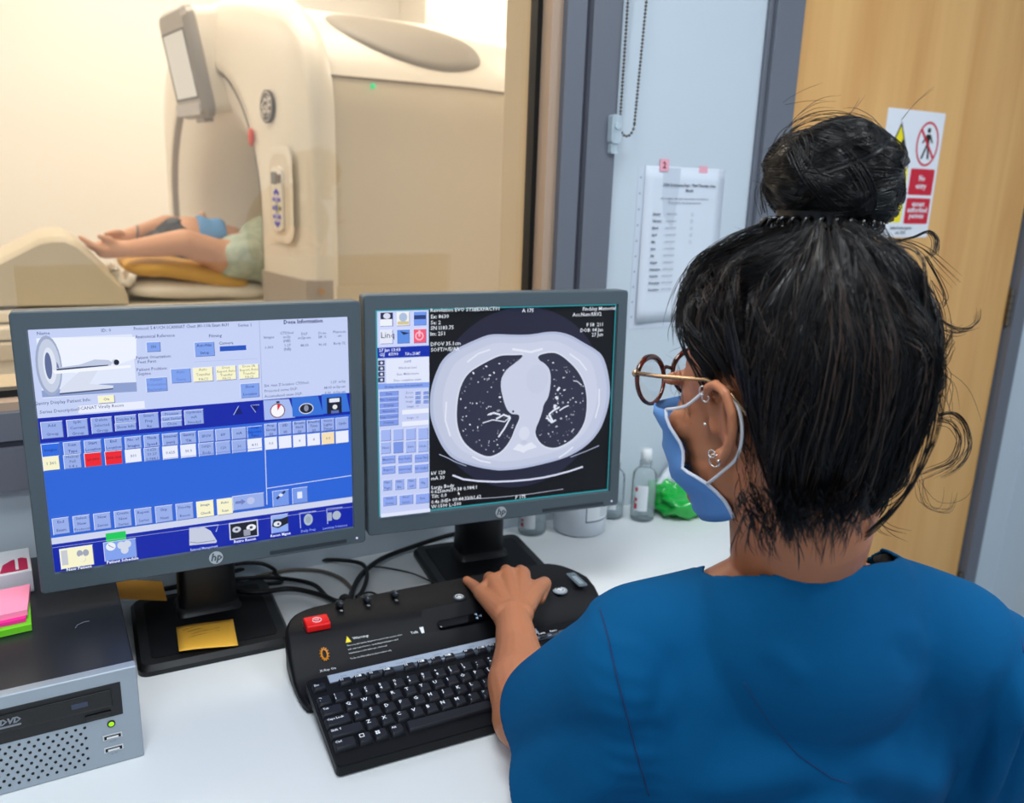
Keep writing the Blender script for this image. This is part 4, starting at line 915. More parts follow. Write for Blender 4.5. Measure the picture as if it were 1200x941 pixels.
# door sign, A4
sg = thing('door_sign', 'white yellow and red radiation warning sign on the oak door', 'sign', (1.828, YW+.004, D+.705))
sw = mat('sign_white', (232, 234, 240), .35); sy_ = mat('sign_yellow', (248, 228, 10), .4); sr = mat('sign_red', (205, 14, 46), .4); sk = mat('sign_black', (14, 14, 16), .5)
MB().prism([(x, z) for x, z in rrect(-.1045, .1045, -.1455, .1455, .004)], 0, .0015, sw, RX).build('plate', None, sg)
pg_ = MB()
def flat(pts, m, k=1): pg_.prism(pts, .0015, .0015+.00025*k, m, RX)
flat(smooth_poly([(-.095, .028), (-.008, .028), (-.0515, .118)], 0), sk, 1); flat([(-.088, .0325), (-.015, .0325), (-.0515, .108)], sy_, 2)
cx_, cz_ = -.0515, .0605
flat([(cx_+.0045*math.cos(a), cz_+.0045*math.sin(a)) for a in np.linspace(0, 6.283, 14)[:-1]], sk, 3)
for a0 in (30, 150, 270):
    A = [math.radians(a0+d) for d in (-30, -15, 0, 15, 30)]; flat([(cx_+.0075*math.cos(a), cz_+.0075*math.sin(a)) for a in A]+[(cx_+.023*math.cos(a), cz_+.023*math.sin(a)) for a in A[::-1]], sk, 3)
# no-entry pictogram
px_, pz_ = .052, .073
for k in range(36):
    a, b3 = 2*math.pi*k/36, 2*math.pi*(k+1)/36
    flat([(px_+.036*math.cos(a), pz_+.046*math.sin(a)), (px_+.041*math.cos(a), pz_+.051*math.sin(a)), (px_+.041*math.cos(b3), pz_+.051*math.sin(b3)), (px_+.036*math.cos(b3), pz_+.046*math.sin(b3))], sr, 2)
flat([(px_+.006*math.cos(a), pz_+.031+.006*math.sin(a)) for a in np.linspace(0, 6.283, 14)[:-1]], sk, 2)
for Lk in ([(-.006, .022), (.008, .022), (.006, -.004), (-.004, -.004)], [(-.004, -.002), (.002, -.002), (-.012, -.034), (-.019, -.034)], [(0, -.002), (.006, -.002), (.012, -.034), (.005, -.034)], [(-.006, .022), (-.004, .014), (-.018, .000), (-.02, .004)], [(.008, .022), (.006, .015), (.016, .002), (.019, .005)]):
    flat([(px_+x, pz_+z) for x, z in Lk], sk, 2)
flat([(px_-.030, pz_+.029), (px_-.026, pz_+.034), (px_+.030, pz_-.029), (px_+.026, pz_-.034)], sr, 3)
flat(rrect(-.096, -.006, -.045, .016, .004), sy_, 1); flat(rrect(.006, .096, -.045, .016, .004), sr, 1)
flat(rrect(-.096, -.006, -.110, -.052, .004), sy_, 1); flat(rrect(.006, .096, -.113, -.052, .004), sr, 1)
def st(s_, x, z, h, m): pg_.text(s_, h, m, Matrix.Translation((x, -.0021, z)) @ RX, .03, .08)
st('Controlled', -.051, .002, .011, sk); st('area', -.051, -.013, .011, sk); st('X-rays', -.051, -.028, .011, sk)
st('No', .051, -.006, .013, sw); st('entry', .051, -.024, .013, sw)
for i, L in enumerate(('Do not enter', 'when the', 'light is on')): st(L, -.051, -.064-i*.015, .010, sk)
for i, L in enumerate(('except', 'authorised', 'persons')): st(L, .051, -.066-i*.014, .0125, sw)
st('Radiation Protection Supervisor', 0, -.123, .0075, ink); st('ext. 2201', 0, -.134, .0075, ink)
pg_.build('print', None, sg)
# beaded blind chain with its clear tensioner
chn = thing('blind_chain', 'brown beaded blind chain hanging beside the window frame', 'chain', (.968, YW, D+.75))
cm = mat('bead_brown', (92, 84, 78), .35, metal=.3)
pts = []
for k in range(140): pts.append((-.017+.004*(k/139), -.030, .02+k*.0062))
bottom = [(-.017+.0165*(1-math.cos(t)), -.030, .02-.024*math.sin(t)) for t in np.linspace(.15, math.pi-.1, 9)]
for k in range(140): pts.append((.016+.010*min(1, k/40), -.030, .02+k*.0062))
bd = MB()
allp = pts[:140]+bottom+pts[140:]
for p in allp: bd.ell(p, (.0028, .0028, .0026), cm, 8)
bd.build('beads', None, chn, smooth=True)
MB().tube(pts[:140][::-1]+bottom+pts[140:], .0006, cm, 5).build('cord', None, chn)
tcl = mat('tensioner_clear', (205, 222, 232), .12, alpha=.6)
tn = MB(); tn.prism([(x, z) for x, z in rrect(-.038, -.016, -.018, .032, .006)], .022, .036, tcl, RX); tn.prism([(x, z) for x, z in rrect(-.035, -.019, -.036, -.018, .003)], .022, .032, tcl, RX); tn.lathe([(.006, .018), (.006, .04)], tcl, Matrix.Translation((-.027, 0, .012)) @ RX, 16)
tno = tn.build('chain_tensioner', None, chn, bevel=.001); tno['label'] = 'clear plastic tensioner'

# ============================================================ CT SCANNER (bore axis runs along the window)
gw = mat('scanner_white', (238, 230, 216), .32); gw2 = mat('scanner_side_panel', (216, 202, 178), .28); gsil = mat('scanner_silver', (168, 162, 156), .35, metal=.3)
seamm = mat('scanner_seam', (150, 132, 112), .6); ventm = mat('scanner_vent', (150, 141, 128), .5, bump=.1)
ct_ = thing('ct_scanner', 'large white ring shaped body scanner behind the window glass', 'scanner', (1.0, 2.9, 0))
GX, GY = 1.0, 2.9
def outer(n=64):
    """arched outline in (y, z): from the near floor up over the top and down the far side"""
    p = []
    for k in range(12): p.append((-.70, .06+(D+.80-.06)*k/12))
    for k in range(41):
        a = math.pi-math.pi*k/40; c, s_ = math.cos(a), math.sin(a)
        p.append((.70*math.copysign(abs(c)**.80, c)*(1 if c < 0 else .74), D+.80+.37*abs(s_)**.92))
    for k in range(12): p.append((.70*.74, .06+(D+.80-.06)*(11-k)/12))
    return np.array(p)
def boreo(n):
    o_ = outer(); q = []
    for k, (y, z) in enumerate(o_):
        f = k/(len(o_)-1)
        if f < .2: q.append((-.41, .06+(D+.55-.06)*f/.2))
        elif f > .8: q.append((.41, .06+(D+.55-.06)*(1-f)/.2))
        else:
            a = math.pi*(1-(f-.2)/.6); q.append((.41*math.cos(a), D+.55+.42*math.sin(a)))
    return np.array(q)
OO = outer(); BB = boreo(64)
def ringx(P, x, slope=0): return [(x-GX+slope*(y), y, z) for y, z in P]
def mixr(k): return OO*(1-k)+BB*k
def sc_out(P, s_, dz_=0):
    c = np.array([0, D+.30]); return c+(P-c)*np.array([s_, s_])
# front cover: outer rim, rounded edge, face sloping in to the bore lip, then the flared bore
slope = -.15
fr_rings = [ringx(sc_out(OO, .985), .715), ringx(OO, .70), ringx(sc_out(OO, 1.003), .675), ringx(OO, .628, slope*.3), ringx(sc_out(OO, .985), .583, slope*.6), ringx(mixr(.06), .556, slope*.9), ringx(mixr(.14), .535, slope), ringx(mixr(.5), .524, slope), ringx(mixr(.86), .519, slope), ringx(mixr(.97), .520, slope), ringx(sc_out(BB, .995), .530, slope)]
b = MB(); b.grid(np.array(fr_rings), gw); fco = b.build('front_cover', gw, ct_, smooth=True)
lip = [ringx(sc_out(BB, .999), .521, slope), ringx(sc_out(BB, .992), .526, slope), ringx(sc_out(BB, .985), .540, slope)]
MB().grid(np.array(lip), gsil).build('bore_lip', None, ct_, smooth=True)
BI = BB.copy(); BI[:, 0] *= .84; BI[:, 1] = D+.30+(BB[:, 1]-D-.30)*.74
BM = BI*.5+BB*.5
b = MB(); b.grid(np.array([ringx(sc_out(BB, .985), .540, slope), ringx(BM, .555, slope), ringx(BI, .60, slope*.8), ringx(BI*.98+np.array([0, .02*D]), .90), ringx(BI, 1.4), ringx(BM, 1.62), ringx(BB, 1.70)]), mat('bore_liner', (246, 240, 230), .4)); b.build('bore_liner', None, ct_, smooth=True)
# side and top shell behind the front cover
Os = sc_out(OO, .975)
def side_rings(sel): return [[r[i] for i in sel] for r in (ringx(Os, .71), ringx(Os, 1.12), ringx(sc_out(OO, .965), 1.3), ringx(sc_out(OO, .94), 1.5), ringx(sc_out(OO, .90), 1.64), ringx(sc_out(OO, .84), 1.72), ringx(mixr(.5), 1.75), ringx(BB, 1.70))]
lowN = [i for i in range(0, 17)]; top_i = [i for i in range(16, 49)]; lowF = [i for i in range(48, 65)]
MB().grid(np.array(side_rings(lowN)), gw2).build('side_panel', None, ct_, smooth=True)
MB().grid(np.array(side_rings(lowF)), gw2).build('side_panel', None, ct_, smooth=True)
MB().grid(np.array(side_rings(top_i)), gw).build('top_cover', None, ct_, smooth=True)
MB().tube([(r[0]-.0, r[1]-.002, r[2]) for r in [ringx(Os, x)[16] for x in np.linspace(.715, 1.12, 20)]]+[ringx(sc_out(OO, .966), 1.3)[16], ringx(sc_out(OO, .941), 1.5)[16]], .0035, seamm, 6).build('panel_seam', None, ct_, smooth=True)
# oval vent on the shoulder, draped on the cover
P3 = np.array(ringx(Os, 0))
def on_top(x, fidx):
    i = int(math.floor(fidx)); t = fidx-i; return (x-GX, Os[i][0]*(1-t)+Os[i+1][0]*t, Os[i][1]*(1-t)+Os[i+1][1]*t)
vg = []
for rr in (1.0, .96, .75, .5, .25, .01):
    rw = []
    for k in range(40):
        a = 2*math.pi*k/40; X = .975+.215*rr*math.cos(a); F_ = 21.6-1.5*rr*math.cos(a)+3.8*rr*math.sin(a); p = on_top(X, F_); e = .004 if rr < 1 else -.002
        rw.append((p[0], p[1]-e, p[2]+e))
    vg.append(rw)
MB().grid(np.array(vg), ventm, cv=True).build('top_vent', None, ct_, smooth=True)
# base skirt
b = MB(); Ob = OO.copy()
sk_ = [(-.36-.0, -.72), (-.43, -.47)]
pl_ = [(.655-GX, -.705), (.70-GX, -.716), (1.7-GX, -.70), (1.7-GX, -.47), (.575-GX, -.47), (.575-GX, -.50)]
b.prism([(.622-GX, -.706), (.66-GX, -.712), (.695-GX, -.71), (.695-GX, -.40), (.580-GX, -.40), (.578-GX, -.42)], .02, D+.388, mat('skirt_grey', (176, 166, 158), .35))
b.prism([(.695-GX, -.694), (1.6-GX, -.66), (1.6-GX, -.47), (.695-GX, -.47)], .02, D+.37, gw2)
b.prism([(.470-GX, .400), (.472-GX, .43), (.78-GX, .46), (.78-GX, .51), (.47-GX, .51)], .02, D+.37, mat('skirt_grey', (176, 166, 158), .35))
b.build('base_skirt', None, ct_, bevel=.006)
MB().lathe([(.008, 0), (.008, .004)], mat('skirt_screw', (190, 150, 110), .4), Matrix.Translation((.660-GX, -.714, D+.360)) @ RX, 14).build('skirt_screw', None, ct_)
# front face fittings, all placed on the sloping face (x grows towards the near side)
def face(y, z, e=0):
    k = (-.44-y)/.26; k = min(1, max(0, k)); x = .575+.045*k+slope*y; return Vector((x-GX-e, y, z))
fa = Matrix.Rotation(math.radians(-90), 4, 'Z')   # local -y looks to -x
def face_m(y, z, e=0.0): return Matrix.Translation(face(y, z, e)) @ Matrix.Rotation(math.radians(-72), 4, 'Z') @ RX
def on_face(px, py, Y=2.33): 
    o_, d_ = _ray(px, py); 
    # plane of the near front face: through (.62,2.2) and (.58,2.46)
    n_ = np.array([.99, .149, 0.]); n_ /= np.linalg.norm(n_); t_ = ((np.array([.622, 2.24, 0])-o_)@n_)/(d_@n_); q_ = o_+d_*t_; return q_
def put(mb, px, py, M=None): return None
def fm_(px, py, e=.012):
    q_ = on_face(px, py); n_ = Vector((-.99, -.149, 0)).normalized(); p_ = Vector((q_[0]-GX, q_[1]-GY, q_[2]+D))+n_*e
    xa = Vector((.149, -.99, 0)).normalized(); R_ = Matrix((( xa.x, 0, n_.x, 0), (xa.y, 0, n_.y, 0), (0, 1, 0, 0), (0, 0, 0, 1)))
    return Matrix.Translation(p_) @ R_
lgm = MB(); dkl = mat('logo_dark', (96, 84, 76), .5); lgw = mat('logo_light', (222, 214, 204), .4)
lgm.lathe([(.043, -.006), (.043, .002)], dkl, fm_(315, 125, .006), 32); lgm.lathe([(.039, .002), (.039, .0028)], lgw, fm_(315, 125, .006), 32); lgm.lathe([(.036, .0028), (.036, .0034)], dkl, fm_(315, 125, .006), 32)
lgm.text('GE', .040, lgw, fm_(315, 125, .006) @ Matrix.Translation((0, 0, .004)), .02, shear=.2)
for k in range(4):
    a = math.pi/4+k*math.pi/2; lgm.tube([fm_(315, 125, .006) @ Vector((.029*math.cos(a+t)+0, .029*math.sin(a+t), .004)) for t in np.linspace(-.4, .4, 6)], .0018, lgw, 5)
lgm.build('maker_emblem', None, ct_)
MB().ell((0, 0, 0), (.011, .026, .008), mat('emergency_red', (226, 96, 76), .4), 16, fm_(299, 161, .012)).build('emergency_button', None, ct_, smooth=True)
# recessed handhold: low rim, hollow's shade painted as darker beige fill, control panel
rc = MB(); M_ = fm_(330, 232, .002)
H_ = [[tuple(M_ @ Vector((x, y, zz))) for x, y in rrect(-.072-e, .080+e, -.110-e, .125+e, .045, 6)] for e, zz in ((.010, .0045), (.002, .0055), (-.010, .0045))]
rc.grid(np.array(H_), gw, cv=True); rc.add(H_[-1], [tuple(range(len(H_[-1])))], mat('recess_painted_shade', (226, 214, 196), .45)); rc.build('control_recess', None, ct_, smooth=True)
cpn = MB(); M_ = fm_(330, 232, .010)
cpn.prism(rrect(-.034, .034, -.088, .082, .02, 5), -.012, .004, mat('panel_white', (240, 234, 224), .35), M_); cpo = cpn.build('control_panel', None, ct_)
k = MB(); k.prism(rrect(-.030, .004, .036, .068, .003), .004, .006, mat('readout_grey', (112, 106, 98), .3), M_); k.build('readout', None, cpo)
for x in (.016, .027): k = MB(); k.prism([(x-.004, .040), (x+.004, .040), (x+.004, .062), (x-.004, .062)], .004, .0075, mat('button_taupe', (120, 100, 82), .4), M_); k.build('button', None, cpo)
bl_ = mat('button_violet', (82, 76, 214), .4); yl2 = mat('button_lime', (200, 210, 140), .4)
for i in range(12):
    a = 2*math.pi*i/12; k = MB(); k.ell((.022*math.cos(a), -.027+.046*math.sin(a), .005), (.0055, .0065, .002), bl_ if i not in (0,) else mat('button_taupe', (120, 100, 82), .4), 10, M_); k.build('button', None, cpo)
for y_, m__ in ((-.006, mat('button_lilac', (180, 172, 226), .4)), (-.027, bl_), (-.048, mat('button_lilac', (180, 172, 226), .4))): k = MB(); k.ell((0, y_, .005), (.010, .0105, .002), m__, 12, M_); k.build('button', None, cpo)
k = MB(); k.ell((0, -.027, .0045), (.015, .018, .0015), yl2, 14, M_); k.build('button_ring', None, cpo)
# hooded display over the bore, leaning back
hd_ = thing_ = MB()
HM = Matrix.Translation((.500-GX, .03, D+.965)) @ Matrix.Rotation(math.radians(-83), 4, 'Z') @ Matrix.Rotation(math.radians(10), 4, 'X')
hp = rrect(-.23, .23, -.19, .165, .03, 5)
hr = [[tuple(HM @ Vector((x, yy_, z))) for x, z in rrect(-.135+e, .135-e, -.14+e, .175-e, .03, 5)] for e, yy_ in ((.01, .0), (-.002, -.01), (0, -.03), (.012, -.044), (.016, -.044))]
hd_.grid(np.array(hr), gsil, cv=True); hd_.add(hr[-1], [tuple(range(len(hr[-1])))], gsil)
hob = hd_.build('display_hood', None, ct_, smooth=False); smooth_by_angle(hob, 35)
k = MB(); hm2 = [[tuple(HM @ Vector((x, yy_, z))) for x, z in rrect(-.13-e*.3, .13+e, -.135, .17, .03, 5)] for e, yy_ in ((0, -.005), (.01, .04), (.03, .14))]
k.grid(np.array(hm2), gw, cv=True); k.build('hood_mount', None, ct_, smooth=True)
k = MB(); k.prism(rrect(-.115, .115, -.085, .115, .006), .0445, .046, mat('display_border', (90, 80, 72), .4), HM @ RX); k.prism(rrect(-.098, .110, -.078, .108, .004), .046, .047, emitc((236, 226, 210), .9), HM @ RX); k.build('gantry_display', None, ct_)
k = MB(); k.prism(rrect(-.12, .12, -.13, -.095, .01), .0445, .052, mat('hood_lower', (188, 186, 188), .3), HM @ RX); k.build('hood_lower_trim', None, ct_)
k = MB(); k.box(-.04, .04, -.02, .01, -.155, -.142, mat('skirt_grey', (176, 166, 158), .35), HM); k.build('bore_camera', None, ct_)
k = MB(); _o, _d = _ray(437, 101); _q = _o+_d*((2.216-_o[1])/_d[1]); k.ell((_q[0]-GX, _q[1]-GY, _q[2]+D), (.008, .005, .008), emitc((60, 235, 150), 1.0), 12); k.build('status_light', None, ct_)

# ============================================================ SCANNER TABLE
tbm = mat('table_beige', (205, 192, 166), .4); tbl = mat('table_cream', (232, 222, 202), .4)
tt = thing('scanner_table', 'cream scanner couch running into the scanner bore', 'scanner table', (.0, 2.86, 0))
TZ = D+.275
b = MB(); b.box(-1.9, .95, -.215, .215, TZ-.035, TZ, tbl); b.build('cradle', None, tt, bevel=.01, seg=3)
b = MB(); b.box(-1.9, .50, -.26, .26, TZ-.075, TZ-.04, tbl); b.box(-1.9, .50, -.27, .27, TZ-.13, TZ-.08, mat('table_rail', (214, 200, 176), .4)); b.build('table_rails', None, tt, bevel=.006)
b = MB(); b.box(-1.5, .42, -.24, .24, .12, TZ-.13, tbl); b.box(-1.6, .45, -.28, .28, .0, .13, tbm); b.build('table_base', None, tt, bevel=.01)
hmp = thing('leg_rest_wedge', 'beige humped foam wedge on the near end of the scanner couch', 'foam wedge', (.0, 2.86, TZ))
def zpt(px, py): o_, d_ = _ray(px, py); t_ = (2.65-o_[1])/d_[1]; q_ = o_+d_*t_; return (q_[0], q_[2]+D-TZ)
prof_ = [zpt(*q) for q in ((-60, 322), (-30, 312), (0, 302), (25, 289), (45, 279), (60, 276), (75, 276), (90, 283), (110, 300), (130, 320), (146, 336), (150, 345), (150, 349))]+[zpt(-60, 352)]
b = MB(); R_ = []
for e, yy_ in ((.018, -.21), (.004, -.20), (0, -.18), (0, .18), (.004, .20), (.018, .21)):
    R_.append([(x, yy_, max(.0005, z-e)) for x, z in prof_])
b.grid(np.array(R_), tbm, cv=True); b.add(R_[0], [tuple(range(len(R_[0])))], tbm); b.add(R_[-1], [tuple(range(len(R_[-1])))], tbm)
smooth_by_angle(b.build('wedge', None, hmp), 45)

# pillows under the patient
def pillow(name, label, m, path, w_, th, amp=.01, seed=1):
    """soft cushion: path = (x, z) of its centre line, w_ its width across the couch, th its thickness"""
    P = np.array(path); t = np.linspace(0, 1, 26); xs = np.interp(t, np.linspace(0, 1, len(P)), P[:, 0]); zs = np.interp(t, np.linspace(0, 1, len(P)), P[:, 1]); g = []
    for i in range(26):
        e = (1-abs(2*t[i]-1)**4)**.5; rw = []
        for j in range(24):
            a = 2*math.pi*j/24; sy = math.copysign(abs(math.cos(a))**.6, math.cos(a)); sz = math.copysign(abs(math.sin(a))**.8, math.sin(a))
            nz = 1+amp*10*noise.noise(Vector((xs[i]*9+seed, sy*2, sz)))
            rw.append((xs[i], 2.86+w_*sy*(.55+.45*e), zs[i]+th*sz*(.25+.75*e)*nz))
        g.append(rw)
    o_ = MB().grid(g, m, cv=True); o_.add(g[0], [tuple(range(24))], m); o_.add(g[-1], [tuple(range(24))], m); oo = o_.build(name, None, None, smooth=True); return tag(oo, label, 'pillow')
pillow('white_pillow', 'flat white pillow lowest under the patient on the scanner couch', mat('linen_white', (240, 232, 218), .8), [(.225, TZ+.036), (.35, TZ+.036), (.5, TZ+.028), (.66, TZ+.016)], .20, .032, .02, 2)
pillow('mustard_pillow', 'mustard yellow pillow under the raised arms of the patient', mat('mustard_cloth', (214, 166, 72), .8), [(.232, TZ+.102), (.34, TZ+.100), (.46, TZ+.074), (.595, TZ+.040)], .205, .033, .02, 5)

# ============================================================ PATIENT (lying on the back, arms raised over the head)
pt = thing('person', 'person lying on the scanner couch in a pale green gown, arms raised overhead', 'person', (.6, 2.86, TZ))
PO = np.array([.6, 2.86, TZ])
def q3(px, py, Y): o_, d_ = _ray(px, py); t_ = (Y-o_[1])/d_[1]; q_ = o_+d_*t_; return Vector((q_[0]-PO[0], q_[1]-PO[1], q_[2]+D-PO[2]))
bod = MB()
hc = q3(222, 286, 2.88)
bod.ell(hc, (.09, .075, .088)); bod.ell(hc+Vector((.045, 0, .02)), (.065, .055, .062)); bod.ell(hc+Vector((.045, -.0, .088)), (.014, .012, .016))
bod.ell(hc+Vector((.02, -.078, -.0)), (.02, .012, .028))
# torso towards the bore
bod.cap(hc+Vector((.06, 0, -.03)), hc+Vector((.17, 0, -.03)), .055, .07); bod.ell(hc+Vector((.32, 0, -.02)), (.2, .17, .085)); bod.ell(hc+Vector((.60, 0, -.02)), (.25, .155, .085)); bod.ell(hc+Vector((.85, 0, -.02)), (.16, .17, .085))
for s_ in (-1, 1): bod.cap(hc+Vector((.9, .09*s_, -.02)), hc+Vector((1.3, .09*s_, -.02)), .08, .055)
# near arm: shoulder, elbow, wrist, hand
def arm(sh, el, wr, kn, tips, th, k=1):
    bod.cap(sh, el, .050*k, .040*k); bod.cap(el, wr, .040*k, .026*k); bod.cap(wr, kn, .025*k, .027*k)
    side = Vector((0, 1, 0))
    for i, tp in enumerate(tips):
        base = kn+side*((i-1.5)*.017*k); mid = base.lerp(tp, .55)+Vector((0, 0, -.004)); bod.cap(base, mid, .0105*k, .0095*k, n=10); bod.cap(mid, tp, .0095*k, .0075*k, n=10)
    bod.cap(wr.lerp(kn, .35), th[0], .014*k, .011*k, n=10); bod.cap(th[0], th[1], .011*k, .008*k, n=10)
wr = q3(152, 292, 2.70); kn = q3(122, 292, 2.70)
arm(q3(258, 300, 2.70), q3(216, 284, 2.66), wr, kn, [q3(94, 278, 2.68), q3(97, 281, 2.70), q3(102, 287, 2.72), q3(106, 290, 2.73)], (q3(128, 281, 2.68), q3(116, 277, 2.67)))
bod.cap(q3(258, 301, 2.70), hc+Vector((.22, -.12, -.03)), .055, .07)
wr = q3(158, 275, 2.88); kn = q3(132, 284, 2.86)
arm(hc+Vector((.16, .15, 0)), q3(196, 266, 3.02), wr, kn, [q3(112, 286, 2.84), q3(110, 289, 2.86), q3(112, 292, 2.87), q3(116, 295, 2.88)], (q3(138, 272, 2.84), q3(124, 274, 2.82)))
V, Nn, Fs = organic(bod, .0055, 5)
sculpt_mesh('body', V, Fs, skin2, pt)
hb = MB(); hcol = mat('patient_hair', (44, 38, 36), .5)
hb.ell(hc+Vector((-.034, 0, -.004)), (.078, .080, .088)); hb.ell(hc+Vector((-.085, -.01, .0)), (.055, .06, .045)); hb.ell(hc+Vector((-.125, -.02, -.015)), (.05, .045, .03))
V, Nn, Fs = organic(hb, .006, 6); V += Nn*(np.array([noise.noise(Vector(v*60)) for v in V])*.006)[:, None]; sculpt_mesh('hair', V, Fs, hcol, pt)
mk = MB(); mkm = mat('mask_blue', (104, 158, 214), .7)
g = []
for i in range(12):
    rw = []
    for j in range(17):
        a = (j/16-.5)*math.pi*.98; xx = hc.x+.030+.085*i/11; fz = .012*math.sin(i/11*math.pi*3)*(1-abs(j/8-1)*.5)
        rr = .068-.014*(i/11)**2; rw.append((xx-.006, rr*math.sin(a)*.98, hc.z+.016+(rr+.004)*math.cos(a)*1.0+fz*.35))
    g.append([(x, hc.y+y, z) for x, y, z in rw])
mo = mk.grid(g, mkm).build('face_mask', None, pt, smooth=True); mo.modifiers.new('t', 'SOLIDIFY').thickness = .002
mk = MB(); mk.tube([hc+Vector((.05, -.078, .02)), hc+Vector((.03, -.086, .012)), hc+Vector((.012, -.084, .012))], .0022, wp, 6); mk.build('mask_loop', None, pt)
gb = MB(); gb.ell(hc+Vector((.36, 0, -.012)), (.22, .195, .125)); gb.ell(hc+Vector((.62, 0, -.01)), (.28, .18, .13)); gb.ell(hc+Vector((.9, 0, -.015)), (.20, .19, .10)); gb.cap(q3(276, 303, 2.70), hc+Vector((.3, -.08, -.02)), .064, .105); gb.cap(hc+Vector((.9, .0, -.02)), hc+Vector((1.2, 0, -.03)), .14, .09)
V, Nn, Fs = organic(gb, .008, 6); V += Nn*(np.array([noise.noise(Vector((v[0]*9, v[1]*20, v[2]*20))) for v in V])*.016)[:, None]
gm_ = mat('gown_green', (196, 206, 188), .85); colour_noise(gm_, (178, 192, 176), 40)
V[:, 2] = np.maximum(V[:, 2], .004); sculpt_mesh('gown', V, Fs, gm_, pt)
wb_ = MB(); w0 = q3(150, 290, 2.72)
c0 = q3(160, 275, 2.88); wb_.tube([c0+Vector((.004*math.sin(a), .028*math.cos(a), .028*math.sin(a))) for a in np.linspace(0, 6.283, 20)[:-1]], .003, mat('wristband', (120, 112, 116), .5), 6, closed=True); wb_.build('wristband', None, pt)
# scan room wall units that show over and beside the scanner: none visible; sheet corner on couch
sh_ = MB(); g = []
for i in range(10):
    g.append([(.19+.05*i/9+.004*math.sin(j*2), 2.86-.19+j*.03, TZ+.09+.022*math.sin(i*.7)+.006*math.sin(j*3+i)) for j in range(6)])
so_ = sh_.grid(g, mat('linen_white', (240, 232, 218), .8)).build('folded_cloth', None, None, smooth=True); so_.modifiers.new('t', 'SOLIDIFY').thickness = .02; tag(so_, 'small folded white cloth at the left end of the mustard pillow', 'cloth')

# ============================================================ THE RADIOGRAPHER
Bo = Vector((.629, .512, D)); Ru = Vector((.872, -.49, 0)); Fv = Vector((.49, .872, 0))
pr_ = thing('person', 'seated person in a teal blue scrub top, high dark bun, hand on the console', 'person', (.629, .512, 0))
def bf(u, v, z):      # body frame (right, forward, height over the desk) to the person's own axes
    q = Ru*u+Fv*v; return Vector((q.x, q.y, z+D))
def wl(p): return Vector((p[0]-.629, p[1]-.512, p[2]+D))       # room point (height over desk) to the person's axes
# --- head frame
HA = math.radians(102); HC = wl(at(901, 477, .78))
hf = Vector((math.cos(HA), math.sin(HA), 0)); hl_ = Vector((-math.sin(HA), math.cos(HA), 0)); tilt = math.radians(-10)
hf3 = hf*math.cos(tilt)+Vector((0, 0, 1))*math.sin(tilt); hk = Vector((0, 0, 1))*math.cos(tilt)-hf*math.sin(tilt)
def hd(f, l, k): return HC+hf3*f+hl_*l+hk*k
Hm = Matrix(((hf3.x, hl_.x, hk.x, HC.x), (hf3.y, hl_.y, hk.y, HC.y), (hf3.z, hl_.z, hk.z, HC.z), (0, 0, 0, 1)))
hb = MB(); hb.M = Hm
hb.ell((-.012, 0, .03), (.093, .072, .085)); hb.ell((.03, 0, -.01), (.058, .060, .085)); hb.ell((.045, 0, -.065), (.040, .045, .045)); hb.ell((.03, 0, -.05), (.05, .056, .05))
hb.cap((.085, 0, .015), (.102, 0, -.022), .008, .012, n=12); hb.ell((.088, 0, -.055), (.012, .022, .009)); hb.ell((.078, 0, -.092), (.018, .02, .016))
for s_ in (-1, 1): hb.ell((.078, .030*s_, .030), (.012, .022, .007)); hb.ell((.062, .038*s_, -.012), (.022, .022, .018))
# ears
for s_ in (-1, 1):
    hx = [(.010, .070, .004), (.012, .076, .016), (.006, .084, .027), (-.006, .090, .031), (-.017, .094, .025), (-.022, .094, .010), (-.020, .091, -.006), (-.013, .086, -.020), (-.003, .080, -.031), (.004, .075, -.035)]
    hx = [(x*1.08, y, z*1.08) for x, y, z in hx]
    for a, b3 in zip(hx[:-1], hx[1:]): hb.cap((a[0], a[1]*s_, a[2]), (b3[0], b3[1]*s_, b3[2]), .0046, .0046, n=10)
    hb.ell((.003, .0755*s_, -.034), (.008, .0055, .009)); hb.cap((-.010, .084*s_, .018), (-.008, .080*s_, -.022), .004, .004, n=10)
    hb.cap((.012, .070*s_, -.002), (.010, .073*s_, -.010), .005, .004, n=10)
    hb.M = Hm @ Matrix.Translation((-.006, .076*s_, 0)) @ Matrix.Rotation(-.42*s_, 4, 'Z'); hb.ell((0, 0, 0), (.016, .003, .028)); hb.M = Hm
hb.cap((-.03, 0, -.02), (-.045, 0, -.075), .062, .056, n=24)
nk0 = hd(-.038, 0, -.10); nkb = bf(0, -.005, .27)
hb.M = Matrix.Identity(4); hb.cap(hd(-.02, 0, -.06), bf(.0, .02, .265), .057, .058, n=24); hb.cap(nk0, bf(.004, .020, .258), .055, .057, n=24)
# slopes of the neck and shoulders
for s_ in (-1, 1): hb.cap(bf(.025*s_, .008, .262), bf(.13*s_, .008, .208), .052, .045, n=20)
V1, N1, F1 = organic(hb, .0026, 4)
